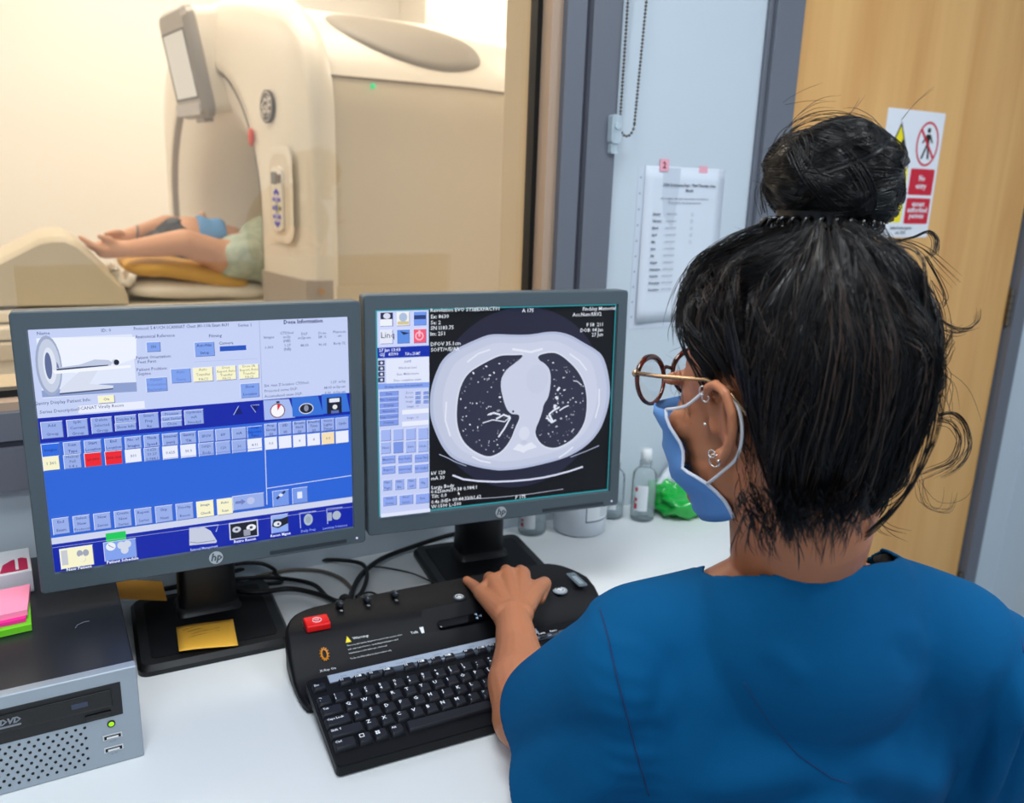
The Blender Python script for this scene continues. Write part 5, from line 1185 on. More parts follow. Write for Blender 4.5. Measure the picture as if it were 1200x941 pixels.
# --- arm and hand (left)
EL = wl(onz(618, 838, .045)); WR = wl(onz(601, 722, .078)); SHL = bf(-.165, .01, .19)
ab = MB()
ab.cap(SHL, EL, .055, .043, n=20)
fa1 = EL.lerp(WR, .28); fa2 = EL.lerp(WR, .62)
ab.cap(EL, fa1+Vector((-.004, .0, .004)), .040, .041, n=20); ab.cap(fa1+Vector((-.004, 0, .004)), fa2, .041, .030, n=20); ab.cap(fa2, WR, .030, .0235, n=20)
adir = (WR-EL).normalized(); sdir = adir.cross(Vector((0, 0, 1))).normalized()      # towards the thumb (right)
ab.cap(WR+sdir*.006, WR-sdir*.006, .022, .022, n=16)
Kn = [wl(onz(x, y, z)) for x, y, z in ((612, 673, .086), (595, 673, .088), (578, 681, .084), (563, 694, .076))]      # index, middle, ring, little knuckles
for i, K_ in enumerate(Kn):
    ab.cap(WR+sdir*(.012-.008*i)+Vector((0, 0, .003)), K_, .0175, .0128-(i == 3)*.0015, n=14)
    if i: ab.cap(Kn[i-1], K_, .0105, .0105, n=12)
ab.cap(Kn[0].lerp(WR, .3), Kn[3].lerp(WR, .3), .014, .013, n=14)
dn = Vector((0, 0, -1))
Mid = [Kn[0]+adir*.022+dn*.009, Kn[1]+adir*.024+dn*.010, Kn[2]+adir*.020-sdir*.004+dn*.008, wl(onz(555, 686, .070))]
Tip = [Mid[0]+adir*.004+dn*.020, Mid[1]+adir*.004+dn*.021, Mid[2]-sdir*.003+adir*.008+dn*.017, wl(onz(547, 680, .063))]
for i in range(4):
    r_ = .0096 if i < 3 else .0085
    ab.cap(Kn[i], Mid[i], r_+.0014, r_, n=12); ab.cap(Mid[i], Tip[i], r_-.0002, r_-.0018, n=12)
TH = [WR+sdir*.018+adir*.020, wl(onz(629, 690, .078)), wl(onz(638, 684, .072)), wl(onz(632, 701, .066))]
ab.cap(WR+sdir*.008, TH[0], .018, .016, n=14); ab.cap(TH[0], TH[1], .017, .0135, n=14); ab.cap(TH[1], TH[2], .0135, .0110, n=12); ab.cap(TH[2], TH[3], .0110, .0098, n=12)
ab.cap(Kn[0].lerp(WR, .25), TH[1], .0125, .0115, n=12)
V2, N2, F2 = organic(ab, .0019, 4)
# --- trunk, legs, right arm
BFM = Matrix(((Ru.x, Fv.x, 0, 0), (Ru.y, Fv.y, 0, 0), (0, 0, 1, D), (0, 0, 0, 1)))
def trunk(mb, e, top=True):
    def el(c_, r_): mb.ell(c_, [q+e for q in r_], None, 28, BFM)
    el((0, .055, .08), (.158, .095, .165)); el((0, .06, -.08), (.14, .105, .18)); el((0, .06, -.26), (.17, .15, .11))
    for s_ in (-1, 1):
        zz = .030 if s_ > 0 else 0
        mb.cap(bf(.035*s_+.01, .002, .250+zz*.5), bf(.150*s_, -.012*s_, .196+zz), .048+e, .056+e, n=24); el((.085*s_, -.005, .11), (.078, .066, .13))
    el((0, .0, .14), (.13, .082, .12))
bb = MB(); trunk(bb, -.004)
SHR = bf(.185, -.015, .205); ELR = bf(.235, .06, -.05); WRR = bf(.15, .27, -.085+.0)
bb.cap(SHR, ELR, .045, .040); bb.cap(ELR, WRR, .040, .026)
kR = WRR+(WRR-ELR).normalized()*.08
for i in range(4): bb.cap(WRR, kR+Ru*(.018*(i-1.5)), .018, .011, n=10); bb.cap(kR+Ru*(.018*(i-1.5)), kR+Ru*(.019*(i-1.5))+Fv*.045+Vector((0, 0, -.03)), .009, .007, n=10)
bb.cap(WRR, WRR-Ru*.04+Fv*.04, .013, .009, n=10)
for s_ in (-1, 1):
    bb.cap(bf(.085*s_, .06, -.25), bf(.12*s_, .42, -.25), .085, .06, n=20); bb.cap(bf(.12*s_, .42, -.25), bf(.12*s_, .40, -.655), .058, .035, n=20); bb.cap(bf(.12*s_, .38, -.69), bf(.13*s_, .52, -.70), .036, .028, n=16)
V3, N3, F3 = organic(bb, .006, 4)
off1 = len(V1); off2 = off1+len(V2)
VA = np.concatenate([V1, V2, V3]); FA = F1+[tuple(i+off1 for i in f) for f in F2]+[tuple(i+off2 for i in f) for f in F3]
body = sculpt_mesh('body', VA, FA, skin, pr_)
# --- scrub top
sb = MB(); trunk(sb, .010)
sb.ell((.008, -.010, .234), (.118, .100, .120), None, 32, BFM); sb.ell((.0, .03, .10), (.165, .135, .15), None, 32, BFM); sb.ell((.07, .01, .19), (.12, .085, .10), None, 28, BFM); sb.ell((-.07, .01, .175), (.11, .085, .10), None, 28, BFM)
# left sleeve: wide short tube forward and down; right sleeve hanging by the side
SL0, SL1 = bf(-.158, .0, .178), bf(-.222, .082, .07)
sb.cap(SL0, SL1, .072, .072, n=24); sb.cap(SL0+Vector((0, 0, -.05)), bf(-.222, .035, -.0), .070, .070, n=24); sb.cap(SL1, SL1+(SL1-SL0).normalized()*.05, .070, .070, n=24)
SR0, SR1 = bf(.188, -.01, .20), bf(.222, .03, .07)
sb.cap(SR0, SR1, .066, .068, n=24); sb.cap(SR1, SR1+(SR1-SR0).normalized()*.06, .066, .066, n=24)
V, Nn, Fs = organic(sb, .0045, 22)
# pull: fabric folds
def uvz(P): d_ = P-np.array([0, 0, D]); return d_@np.array(Ru), d_@np.array(Fv), d_[:, 2]
U_, V_, Z_ = uvz(V)
def fold(u0, z0, u1, z1, w_, h_, side=-1):
    """a soft crease between two points seen on the back, h_ high, w_ wide"""
    du, dz2 = u1-u0, z1-z0; L = math.hypot(du, dz2); t = ((U_-u0)*du+(Z_-z0)*dz2)/L/L; dd = ((U_-u0)*dz2-(Z_-z0)*du)/L
    return .9*h_*np.exp(-(dd/w_)**2)*np.clip(np.minimum(t*4, (1-t)*4)+.0, 0, 1)
backf = (V_ < .09)
disp = np.zeros(len(V))
for a in ((-.10, .07, .02, .13, .016, -.010), (-.11, .095, -.0, .16, .018, .006), (.03, .16, .16, .09, .02, .007), (.02, .13, .14, .06, .018, -.009), (-.02, .11, .15, .03, .022, .008), (.10, .22, .13, .12, .014, -.005), (-.03, .05, .10, .02, .018, -.007),
          (.165, .24, .185, .05, .010, -.009), (.185, .24, .205, .04, .010, .009), (.205, .22, .22, .03, .008, -.010), (-.13, .24, -.16, .14, .012, -.004), (-.06, .27, -.02, .24, .01, .003), (.05, .28, .08, .24, .008, -.003), (.07, .29, .10, .25, .007, .003), (-.2, .17, -.26, .02, .02, -.006), (-.17, .12, -.24, .0, .015, .006)):
    disp += fold(*a)*backf
disp += np.array([noise.noise(Vector((v[0]*11, v[1]*11, v[2]*9))) for v in V])*.0035
for k_ in range(9):        # little puckers where the sleeve seam gathers the cloth
    zc = .235-k_*.020; disp += fold(-.215+k_*.004, zc, -.150+k_*.004, zc-.004, .004, .0016)*backf
for k_ in range(6): disp += fold(.16+k_*.012, .25-k_*.012, .20+k_*.006, .10, .007, .004*(-1)**k_)*backf
V = V+Nn*disp[:, None]
# openings: neckline and sleeve hems
U_, V_, Z_ = uvz(V)
neck = .300+.14*np.clip(U_, -.12, .12)+2.2*np.clip(np.abs(U_-.008)-.100, 0, 1)-.9*np.clip(V_-.02, 0, 1)-.42*np.clip(V_, -.09, 0)
over = ((V[:, 1]+.512) > .645) & (V[:, 2] > D-.12); V[over, 2] = np.maximum(V[over, 2], D+.003)
keep = np.ones(len(V), bool); HV = .0055
def cut(dist, region, axis):
    """open the cloth where dist > 0, sliding the last row of points back onto the edge"""
    global keep
    m_ = region & (dist > 0); keep &= ~(m_ & (dist > HV)); sl = m_ & (dist <= HV); V[sl] -= dist[sl][:, None]*axis
cut(Z_-neck, np.abs(U_-.01) < .17, np.array([0, 0, 1.0]))
ax = np.array((SL1-SL0).normalized()); c1 = np.array(SL1)+ax*.010; cut((V-c1)@ax, U_ < -.13, ax)
ax = np.array((SR1-SR0).normalized()); c1 = np.array(SR1)+ax*.012; cut((V-c1)@ax, U_ > .16, ax)
keep &= Z_ > -.34
top = sculpt_mesh('scrub_top', V, Fs, scrub, pr_, keep)
sm = top.modifiers.new('s', 'SMOOTH'); sm.iterations = 3; so_ = top.modifiers.new('t', 'SOLIDIFY'); so_.thickness = .0022; so_.offset = 1
# seams: found by casting onto the cloth from the camera side
from mathutils.bvhtree import BVHTree
def bvh_of(Vv, Ff, kp=None):
    if kp is not None: Ff = [f for f in Ff if kp[list(f)].all()]
    return BVHTree.FromPolygons([Vector(v) for v in Vv], Ff)
tb_ = bvh_of(V, Fs, keep)
cam_l = Vector((-.629, -.512, CAMZ))
def on_cloth(px, py, tree=tb_, e=.0030):
    _, d_ = _ray(px, py); d_ = Vector(d_).normalized(); h_ = tree.ray_cast(cam_l, d_)
    return h_[0]-d_*e if h_[0] else None
def seam(pts, r=.0011, name='seam', m=None, par=top):
    P = []
    for (x0, y0), (x1, y1) in zip(pts[:-1], pts[1:]):
        for k in range(8):
            h_ = on_cloth(x0+(x1-x0)*k/8, y0+(y1-y0)*k/8)
            if h_: P.append(h_)
    if len(P) > 3: MB().tube(P, r, m or mat('seam_thread', (0, 52, 98), .8), 6).build(name, None, par, smooth=True)
seam([(703, 712), (712, 745), (722, 790), (735, 840), (748, 890), (762, 938)])
seam([(1160, 675), (1180, 700), (1193, 730), (1200, 770)])
seam([(872, 800), (900, 845), (935, 885), (975, 912), (1010, 922)], .0007)
hemf = mat('seam_thread', (0, 52, 98), .8)
# trousers and shoes (same scrubs, under the desk)
tr_ = MB()
tr_.ell(bf(0, .06, -.26), (.185, .175, .12))
for s_ in (-1, 1): tr_.cap(bf(.085*s_, .07, -.26), bf(.12*s_, .42, -.25), .098, .075, n=20); tr_.cap(bf(.12*s_, .42, -.25), bf(.12*s_, .40, -.60), .074, .062, n=20)
Vt, Nt, Ft = organic(tr_, .008, 5); sculpt_mesh('trousers', Vt, Ft, scrub, pr_)
sh2 = MB()
for s_ in (-1, 1): sh2.cap(bf(.12*s_, .37, -.695), bf(.13*s_, .53, -.700), .040, .034, n=18)
Vt, Nt, Ft = organic(sh2, .005, 3); Vt[:, 2] = np.maximum(Vt[:, 2], .002); sculpt_mesh('shoes', Vt, Ft, black_p, pr_)
# black vest strap at the neckline
MB().tube([bf(.082, -.010, .286), bf(.088, .002, .300), bf(.091, .014, .305), bf(.092, .035, .295)], [.006, .006, .006, .005], mat('black_cotton', (14, 14, 16), .8), 8).build('vest_strap', None, pr_, smooth=True)

# ============================================================ HAIR
def hairline(ph):
    """height of the hairline (head frame) by angle round the head, 0 = face, pi = nape"""
    a = abs(((ph+math.pi) % (2*math.pi))-math.pi); d_ = math.degrees(a)
    return float(np.interp(d_, [0, 30, 45, 55, 62, 70, 84, 89, 93, 98, 106, 140, 180], [.080, .074, .055, .032, .022, .036, .036, .0, -.04, -.075, -.098, -.108, -.102]))
def hsurf(ph, s_, off=0.0):
    """s_ 0 at the hairline, 1 under the bun"""
    k0 = hairline(ph)+.007*noise.noise(Vector((math.cos(ph)*9, math.sin(ph)*9, 2))); dg_ = math.degrees(ph) % 360; k0 += .05*min(1, max(0, (dg_-190)/28))*(1 if dg_ < 272 else 0); cf, ck = -.032, .045; kd = .165
    # polar angle on an egg: top point sits back from the crown
    t0 = math.asin(max(-1, min(1, (k0-ck)/(.110 if k0 > ck else kd)))); t1 = math.radians(80); t = t0+(t1-t0)*s_
    rf = .125 if math.cos(ph) < 0 else .118; rl = .099
    nape = max(0, -math.cos(ph))*max(0, -(t))*.35
    ff = (.108 if math.cos(ph) < 0 else .124)*math.cos(ph)
    tuck = 1-.30*(1-s_)**3*(1 if math.cos(ph) > -.2 else .25)
    r = (math.cos(t)**1.22 if t > 0 else 1)*(math.cos(t) if t <= 0 else 1)*tuck*(1-nape*.6)+off/.11
    return Vector((cf-.03*max(0, s_-.6)/.4*1+ff*r, rl*math.sin(ph)*r, ck+(.110 if t > 0 else kd)*math.sin(t)+off*math.sin(t)))
def lump(ph, s_): 
    return .006*noise.noise(Vector((math.cos(ph)*3.2, math.sin(ph)*3.2, s_*2.2)))+.0065*noise.noise(Vector((math.cos(ph)*11+s_*1.5, math.sin(ph)*11, s_*2.5+4)))+.002*noise.noise(Vector((math.cos(ph)*34+s_*4, math.sin(ph)*34, s_*3)))
NP, NS = 300, 60
g = []
for j in range(NS+1):
    s_ = j/NS; rw = []
    for i in range(NP):
        ph = 2*math.pi*i/NP; rw.append(tuple(Hm @ hsurf(ph+.15*math.sin(s_*5+ph*2), s_, lump(ph, s_)*min(1, s_*5+.1))))
    g.append(rw)
hm_ = MB(); hm_.grid(g, hairm, cv=True); hm_.add(g[-1], [tuple(range(NP))], hairm)
hair = hm_.build('hair', hairm, pr_, smooth=True)
BUNC = wl(at(974, 208, .775)); BX, BZ = .0635, .050
ru = Vector((CR[0], CR[1], CR[2])); up = Vector((-CD[0], -CD[1], -CD[2])); fw = Vector((CF[0], CF[1], CF[2]))
ru = Vector((Ru.x, Ru.y, 0)); up = Vector((0, 0, 1)); fw = Fv
bg = []
for j in range(41):
    th = math.pi*j/40; rw = []
    for i in range(80):
        a = 2*math.pi*i/80; n0 = Vector((math.sin(th)*math.cos(a), math.sin(th)*math.sin(a), math.cos(th)))
        r = 1+.10*noise.noise(n0*1.6+Vector((3, 0, 0)))+.012*math.sin(6*th+2.2*math.sin(a+.8)+a)+.05*noise.noise(n0*3.5)
        rw.append(tuple(BUNC+ru*n0.x*BX*r+fw*n0.y*.06*r+up*n0.z*BZ*r*(1+.06*n0.x)))
    bg.append(rw)
MB().grid(bg, hairm, cv=True).build('hair_bun', hairm, pr_, smooth=True)

class Strands:
    """many thin three sided hairs in one mesh"""
    def __init__(s): s.v = []; s.f = []; s.n = 0
    def add(s, P, r):
        P = np.asarray(P, float); n = len(P); t = np.gradient(P, axis=0); t /= np.linalg.norm(t, axis=1)[:, None]+1e-9
        ref = np.array([.31, .52, .79]); a = np.cross(t, ref); a /= np.linalg.norm(a, axis=1)[:, None]+1e-9; b = np.cross(t, a)
        rr = r*np.concatenate([np.ones(n-max(2, n//3)), np.linspace(1, .25, max(2, n//3))])[:, None]
        ring_ = np.stack([P+a*rr, P-a*rr*.5+b*rr*.87, P-a*rr*.5-b*rr*.87], 1).reshape(-1, 3); s.v.append(ring_)
        i = np.arange(n-1)[:, None]*3+s.n; q = []
        for k in range(3):
            k2 = (k+1) % 3; q.append(np.concatenate([i+k, i+k2, i+3+k2, i+3+k], 1))
        s.f.append(np.concatenate(q)); s.n += n*3
    def build(s, name, m, parent):
        v = np.concatenate(s.v); f = np.concatenate(s.f); me = bpy.data.meshes.new(name)
        me.vertices.add(len(v)); me.vertices.foreach_set('co', v.ravel()); me.loops.add(len(f)*4); me.loops.foreach_set('vertex_index', f.ravel().astype(np.int32))
        me.polygons.add(len(f)); me.polygons.foreach_set('loop_start', np.arange(len(f), dtype=np.int32)*4); me.polygons.foreach_set('loop_total', np.full(len(f), 4, np.int32))
        me.polygons.foreach_set('use_smooth', np.ones(len(f), bool)); me.update(calc_edges=True); me.materials.append(m)
        o_ = bpy.data.objects.new(name, me); COL.objects.link(o_); o_.parent = parent; return o_
st_ = Strands(); st_b = Strands(); g3 = random.Random(11)
for c in range(5200):
    clump = c % 330; gc = random.Random(clump*7+1)
    ph = 2*math.pi*(clump*.618 % 1)+g3.gauss(0, .035); s0 = max(-.03, gc.uniform(-.3, .55)) if clump % 3 else -.03*gc.random(); s0 = min(.75, s0+g3.uniform(0, .08)); s1 = min(1, s0+gc.uniform(.35, .9)); off = gc.uniform(-.001, .009)*(1 if gc.random() < .8 else 1.7)+g3.uniform(-.0008, .0028)
    wav = gc.uniform(.01, .075); fr_ = gc.uniform(3, 9); p0 = gc.uniform(0, 6.28); tw = gc.uniform(-.38, .38); P = []
    for k in range(18):
        t = k/17; s_ = s0+(s1-s0)*t; p_ = ph+tw*t+wav*math.sin(fr_*t+p0)
        lift = off+.002*math.sin(fr_*.8*t+p0)
        P.append(tuple(Hm @ hsurf(p_+.15*math.sin(s_*5+p_*2), s_, (lump(p_, s_))*min(1, s_*5+.1)+lift)))
    (st_b if c % 9 == 0 else st_).add(P, g3.uniform(.00025, .00045))
for c_ in range(900):       # looser waves lying over the rest
    gc = random.Random((c_//6)*17+3); ph = gc.uniform(0, 6.283)+g3.gauss(0, .02); s0 = gc.uniform(0, .5)+g3.uniform(0, .05); s1 = min(1, s0+gc.uniform(.3, .6)); off = gc.uniform(.003, .010); wav = gc.uniform(.04, .14); fr_ = gc.uniform(4, 8); p0 = gc.uniform(0, 6.28); tw = gc.uniform(-.5, .5); P = []
    for k in range(22):
        t = k/21; s_ = s0+(s1-s0)*t; p_ = ph+tw*t+wav*math.sin(fr_*t+p0)*(1-.6*s_)
        P.append(tuple(Hm @ hsurf(p_, s_, lump(p_, s_)*min(1, s_*5+.1)+off*math.sin(math.pi*min(1, t*1.1))+.0015+.002*math.sin(fr_*t*1.3+p0))))
    (st_b if c_ % 8 == 0 else st_).add(P, g3.uniform(.00022, .0004))
st_.build('hair_strands', hairm, pr_); tag(st_b.build('hair_strands', mat('brown_hair', (74, 58, 50), .38), pr_), 'lighter brown strands')
# bun strands winding round
sb2 = Strands()
for c in range(1500):
    gc = random.Random((c % 150)*13+5); A_ = Vector((gc.gauss(.15, .45), gc.gauss(-.1, .5), gc.gauss(.9, .35))).normalized(); e1 = A_.orthogonal().normalized(); e2 = A_.cross(e1)
    h0 = gc.uniform(-.75, .9); a0 = gc.uniform(0, 6.28); ln = gc.uniform(1.0, 2.8); lift = 1+gc.uniform(-.01, .05)+g3.uniform(0, .025); jj = g3.gauss(0, .05); dr = gc.uniform(-.25, .25); P = []
    for k in range(20):
        t = k/19; hh_ = max(-.97, min(.97, h0+jj+dr*t)); q_ = math.sqrt(1-hh_*hh_); a = a0+ln*t; n0 = (e1*math.cos(a)+e2*math.sin(a))*q_+A_*hh_; n0.normalize()
        th = math.acos(max(-1, min(1, n0.z))); a = math.atan2(n0.y, n0.x)
        r = lift*(1+.10*noise.noise(n0*1.6+Vector((3, 0, 0)))+.012*math.sin(6*th+2.2*math.sin(a+.8)+a)+.05*noise.noise(n0*3.5))
        P.append(tuple(BUNC+ru*n0.x*BX*r+fw*n0.y*.06*r+up*n0.z*BZ*r*(1+.06*n0.x)))
    sb2.add(P, g3.uniform(.00025, .00045))
sb2.build('bun_strands', hairm, pr_)
# loose locks and flyaways, as curves measured along the photograph's own strands at the head's distance
fl = Strands()
def lock(pts, n, spread, dep=.78, r=.0003, dd=.0):
    P0 = [np.array(wl(at(x, y, dep+dd*i/len(pts)))) for i, (x, y) in enumerate(pts)]
    for q in range(n):
        o0 = np.array([g3.gauss(0, spread) for _ in range(3)]); o1 = np.array([g3.gauss(0, spread*2) for _ in range(3)]); P = []
        for i in range(len(P0)-1):
            a, b, c, d = P0[max(i-1, 0)], P0[i], P0[i+1], P0[min(i+2, len(P0)-1)]
            for k in range(5):
                t = k/5; w_ = (i+t)/(len(P0)-1); P.append(.5*((2*b)+(c-a)*t+(2*a-5*b+4*c-d)*t*t+(3*b-a-3*c+d)*t**3)+o0*(1-w_)*.6+o1*w_)
        fl.add(P, r)
lock([(1050, 283), (1070, 278), (1088, 271), (1097, 282), (1094, 298), (1087, 290)], 14, .0012)
lock([(1040, 280), (1065, 284), (1085, 295), (1100, 310), (1125, 335)], 5, .002)
lock([(1085, 300), (1102, 330), (1108, 352), (1094, 358), (1085, 352)], 6, .0015)
lock([(1095, 365), (1110, 380), (1130, 386), (1143, 378), (1144, 362)], 8, .0012)
lock([(1092, 375), (1108, 388), (1125, 390), (1142, 384)], 6, .0016)
lock([(1100, 487), (1118, 485), (1131, 500), (1134, 525), (1120, 545), (1098, 556)], 12, .002)
lock([(1098, 492), (1115, 496), (1126, 515), (1118, 540), (1095, 552), (1075, 560)], 10, .003)
lock([(1050, 525), (1062, 545), (1060, 565), (1042, 580), (1015, 586), (1004, 582)], 26, .003)
lock([(1045, 520), (1052, 545), (1046, 568), (1025, 578), (1008, 576)], 20, .0035)
lock([(1030, 555), (1040, 585), (1024, 610), (1006, 612), (1000, 600)], 16, .003)
lock([(1010, 590), (1030, 612), (1042, 622), (1060, 628)], 6, .003)
lock([(890, 590), (883, 612), (884, 632), (900, 645), (925, 651), (945, 648)], 10, .003)
lock([(920, 600), (905, 620), (902, 640), (925, 650), (955, 642), (975, 630), (982, 615)], 14, .003)
lock([(960, 600), (975, 615), (985, 625), (965, 638), (940, 640)], 12, .003)
lock([(940, 590), (935, 612), (945, 628), (970, 632), (992, 622), (1004, 608)], 16, .004)
lock([(870, 570), (862, 590), (866, 606), (880, 614)], 6, .003)
lock([(905, 190), (915, 160), (945, 140), (975, 135), (1000, 142), (1010, 155)], 10, .003)
lock([(900, 225), (910, 180), (930, 150), (960, 132), (990, 133)], 6, .004)
lock([(903, 235), (918, 185), (950, 158), (985, 150)], 8, .004)
lock([(895, 250), (890, 225), (897, 208), (912, 205), (925, 215)], 12, .003)
lock([(1035, 175), (1030, 150), (1005, 138), (985, 142)], 4, .003)
lock([(980, 150), (1000, 128), (1014, 108)], 2, .002, r=.0002); lock([(920, 120), (945, 112), (975, 107)], 2, .002, r=.0002); lock([(1055, 140), (1072, 118), (1095, 98)], 2, .001, r=.0002)
lock([(900, 262), (862, 276), (830, 300), (808, 330), (797, 362), (796, 385)], 26, .003)
lock([(835, 300), (812, 325), (800, 360), (793, 385), (796, 400)], 14, .0025, .80)
lock([(815, 320), (802, 340), (795, 372), (800, 395)], 10, .003, .80)
lock([(1088, 420), (1108, 440), (1103, 470), (1112, 490)], 10, .005); lock([(1085, 330), (1100, 360), (1103, 400), (1096, 430)], 16, .005)
lock([(905, 492), (915, 487), (930, 488), (938, 492)], 3, .0006, .69, .00022); lock([(885, 480), (892, 500), (899, 530)], 4, .0015, .70)
lock([(868, 470), (862, 492), (868, 520), (880, 545)], 12, .0025, .735); lock([(845, 440), (862, 462), (870, 495)], 10, .0025, .735)
lock([(1090, 430), (1120, 455), (1128, 500)], 3, .004, r=.0002); lock([(1080, 560), (1082, 590), (1110, 600), (1118, 580)], 4, .004, r=.0002); lock([(1075, 555), (1090, 590), (1112, 590), (1120, 560)], 3, .004, r=.0002)
for q in range(190):
    x0 = g3.uniform(868, 1015); y0 = 592+10*math.sin((x0-870)/45)+g3.uniform(-30, 14); L = g3.uniform(20, 74); cu = g3.uniform(-1, 1)*24; P = []; fq = g3.uniform(1.2, 2.8)
    for k in range(6):
        t = k/5; P.append((x0+cu*math.sin(t*fq)+(950-x0)*.15*t, y0+L*t*(1-.25*t)))
    lock(P, 3, .0010, .672, g3.uniform(.0002, .00036), .03)
for q in range(90):
    x0 = g3.uniform(866, 896); y0 = g3.uniform(480, 585); P = []; cu = g3.uniform(-9, 6); L = g3.uniform(18, 36)
    for k in range(5): t = k/4; P.append((x0+cu*math.sin(t*2)+4*t, y0+L*t))
    lock(P, 2, .0010, .715, .0002, .01)
for q in range(90):        # frizz standing off the outline
    a = g3.uniform(-.75, 2.4) if q % 3 else g3.uniform(2.4, 3.6); cx_, cy_ = 948, 420; rx, ry = 153+g3.uniform(-6, 8), 158; P = []; dl = g3.uniform(.1, .3)*(1 if g3.random() < .5 else -1)
    for k in range(6):
        t = k/5; aa = a+dl*t; rr = 1+.10*t*t*g3.random(); P.append((cx_+rx*rr*math.cos(aa), cy_-ry*rr*math.sin(aa)))
    lock(P, 1, .001, .78, .00018)
for q in range(60):        # frizz round the bun
    a = g3.uniform(0, 6.28); P = []; dl = g3.uniform(.2, .7)*(1 if g3.random() < .5 else -1)
    for k in range(6):
        t = k/5; aa = a+dl*t; rr = 1+.16*t*g3.random(); P.append((974+78*rr*math.cos(aa), 208-56*rr*math.sin(aa)))
    lock(P, 1, .001, .775, .00018)
fl.build('loose_strands', hairm, pr_)
# coiled hair tie
ht = MB(); P = []
TC = wl(at(962, 265, .775))
for k in range(420):
    a = 2*math.pi*k/420; b3 = a*26; R0 = .0445+.0055*math.cos(b3); P.append(TC+ru*math.cos(a)*R0*1.08+fw*math.sin(a)*R0+up*(.0055*math.sin(b3)-.004*math.sin(a)))
ht.tube(P, .0021, mat('hair_tie_black', (12, 12, 13), .08), 6, closed=True); ht.build('hair_tie', None, pr_, smooth=True)
# pillar of hair between crown and bun
cn = MB(); cn.lathe([(.062, -.028), (.048, -.012), (.040, .0), (.042, .014)], hairm, Matrix.Translation(TC), 40, cap=False); cn.build('bun_base', hairm, pr_, smooth=True)

# ============================================================ MASK, GLASSES, EARRINGS
mkb = mat('surgical_mask_blue', (98, 150, 214), .75); mkw = mat('mask_white', (214, 222, 240), .7)
g = []
for i in range(15):
    rw = []; t = i/14
    for j in range(25):
        a = (j/24-.5)*2; cr_ = max(0, math.cos(a*math.pi/2))**1.4
        f_s = float(np.interp(t, [0, .5, .68, 1], [.068, .055, .036, .016])); f_f = float(np.interp(t, [0, .6, 1], [.118, .108, .080])); k_s = float(np.interp(t, [0, .5, .68, 1], [.004, -.052, -.061, -.100])); l_s = float(np.interp(t, [0, .5, .68, 1], [.063, .061, .057, .040])); fold_ = .0035*math.sin(t*math.pi*7)*(1-abs(a)**2)+.003*math.sin(t*math.pi*4+1)*abs(a)
        f_ = f_s+(f_f-f_s)*cr_+fold_; w3 = abs(a)**2; k_ = k_s*w3+(.004-.120*t)*(1-w3)
        rw.append(tuple(Hm @ Vector((f_, l_s*math.sin(a*math.pi/2)+.003*math.sin(t*12)*a*abs(a), k_))))
    g.append(rw)
mo = MB().grid(g, mkb).build('face_mask', None, pr_, smooth=True); mo['label'] = 'pale blue surgical face mask'
x_ = mo.modifiers.new('t', 'SOLIDIFY'); x_.thickness = .0012
for s_ in (0, 24): MB().tube([g[i][s_] for i in range(15)], .0018, mkw, 6).build('mask_edging', None, mo, smooth=True)
lp_pts = lambda s_: [Vector(g[0][24 if s_ > 0 else 0]), hd(.040, .073*s_, .010), hd(.016, .077*s_, .024), hd(-.002, .079*s_, .030), hd(-.019, .081*s_, .018), hd(-.025, .082*s_, -.004), hd(-.017, .079*s_, -.03), hd(.004, .074*s_, -.048), Vector(g[10][24 if s_ > 0 else 0])]
for s_ in (1, -1):
    q = lp_pts(s_); P = []
    for i in range(len(q)-1):
        a, b, c, d = q[max(i-1, 0)], q[i], q[i+1], q[min(i+2, len(q)-1)]
        for k in range(5): t = k/5; P.append(.5*((2*b)+(c-a)*t+(2*a-5*b+4*c-d)*t*t+(3*b-a-3*c+d)*t**3))
    P.append(q[-1]); MB().tube(P, .0015, mat('loop_white', (225, 226, 232), .6), 8).build('ear_loop', None, mo, smooth=True)
gf = MB(); tort = mat('tortoiseshell', (96, 30, 14), .15, coat=.6); colour_noise(tort, (38, 14, 8), 120); metal_g = mat('glasses_metal', (190, 160, 128), .2, metal=.9)
lens = MB()
for s_ in (1, -1):
    cx = .034*s_; P = []
    for k in range(40):
        a = 2*math.pi*k/40; P.append(hd(.117-abs(cx+.026*math.cos(a))*.18, cx+.0265*math.cos(a), .028+.0235*math.sin(a)+.0008*math.cos(2*a)))
    gf.tube(P, [.0022+.0010*max(0, math.sin(2*math.pi*k/40)) for k in range(40)], tort, 8, closed=True)
    c_ = sum(P, Vector())/40; lens.add([tuple(p) for p in P]+[tuple(c_)], [(k, (k+1) % 40, 40) for k in range(40)])
gf.tube([hd(.116, -.008, .034), hd(.118, 0, .037), hd(.116, .008, .034)], .002, tort, 8)
go = gf.build('glasses', None, pr_, smooth=True); go['label'] = 'tortoiseshell glasses with metal arms'
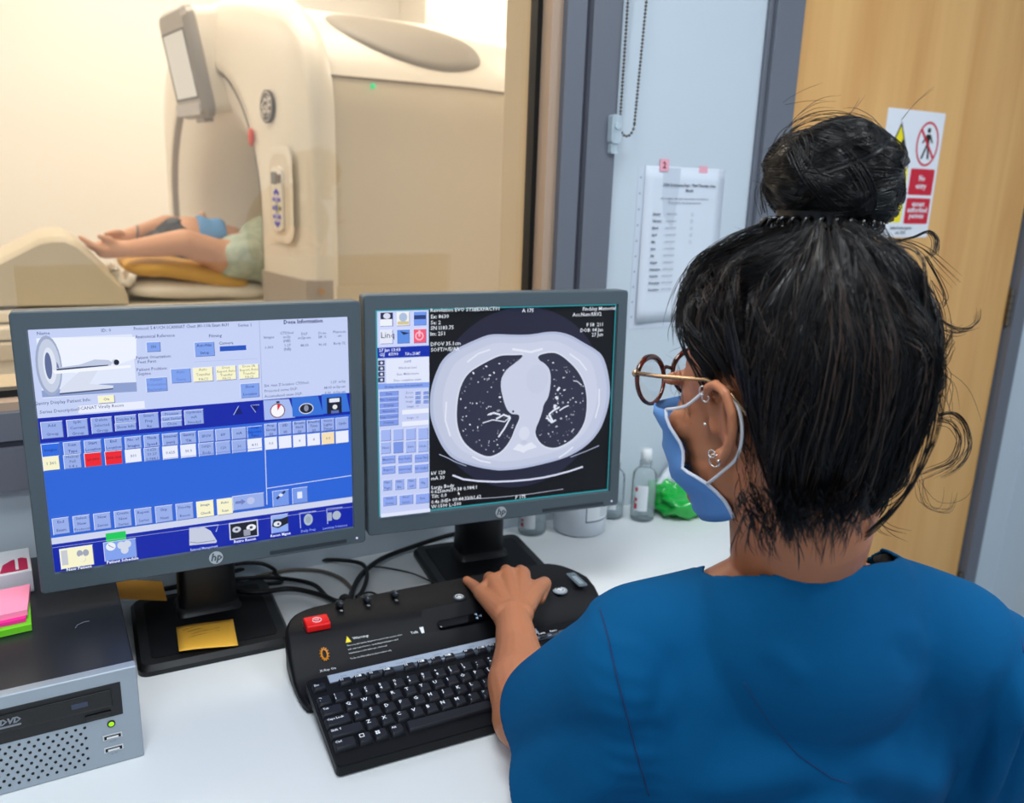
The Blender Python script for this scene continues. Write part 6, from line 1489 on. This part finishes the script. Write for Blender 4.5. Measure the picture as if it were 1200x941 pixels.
lg_ = bpy.data.materials.new('lens_glass'); lg_.use_nodes = True; nt = lg_.node_tree; nt.nodes.clear()
out = nt.nodes.new('ShaderNodeOutputMaterial'); mx = nt.nodes.new('ShaderNodeMixShader'); tr = nt.nodes.new('ShaderNodeBsdfTransparent'); gl = nt.nodes.new('ShaderNodeBsdfGlossy'); gl.inputs['Roughness'].default_value = .02; mx.inputs[0].default_value = .12; tr.inputs[0].default_value = (.96, .97, .98, 1)
nt.links.new(tr.outputs[0], mx.inputs[1]); nt.links.new(gl.outputs[0], mx.inputs[2]); nt.links.new(mx.outputs[0], out.inputs[0])
lens.build('lenses', lg_, go)
for s_ in (1, -1):
    ta = MB()
    ta.tube([hd(.106, .062*s_, .038), hd(.070, .073*s_, .037), hd(.035, .077*s_, .036), hd(.010, .080*s_, .036), hd(-.012, .082*s_, .028), hd(-.026, .081*s_, .012), hd(-.040, .078*s_, -.008)], [.0022, .002, .002, .0018, .0016, .0015, .0015], metal_g, 8)
    ta.ell((0, 0, 0), (.004, .003, .004), metal_g, 10, Matrix.Translation(hd(.106, .062*s_, .038)))
    ta.build('temple_arm', None, go, smooth=True)
slv = mat('earring_silver', (225, 222, 218), .15, metal=1)
for p_ in (hd(.014, .080, -.004), hd(-.004, .088, -.034)): MB().ell((0, 0, 0), (.0017, .0017, .0017), slv, 10, Matrix.Translation(p_)).build('ear_stud', None, pr_, smooth=True)
for c_, r in ((hd(.014, .080, .026), .0042), (hd(.010, .083, .020), .0035), (hd(.006, .080, -.036), .0058), (hd(.008, .081, -.030), .0035)):
    MB().tube([c_+hf3*(r*math.cos(a))+hk*(r*math.sin(a)) for a in np.linspace(0, 6.283, 18)[:-1]], .0007, slv, 6, closed=True).build('ear_ring', None, pr_, smooth=True)
for s_ in (1, -1):
    ey = MB(); ey.ell((.060, .030*s_, .012), (.011, .012, .0115), mat('eye_white', (225, 220, 215), .1), 14, Hm); ey.ell((.0685, .030*s_, .012), (.0035, .0055, .0055), mat('iris_brown', (50, 28, 16), .1), 12, Hm); ey.build('eye', None, pr_, smooth=True)
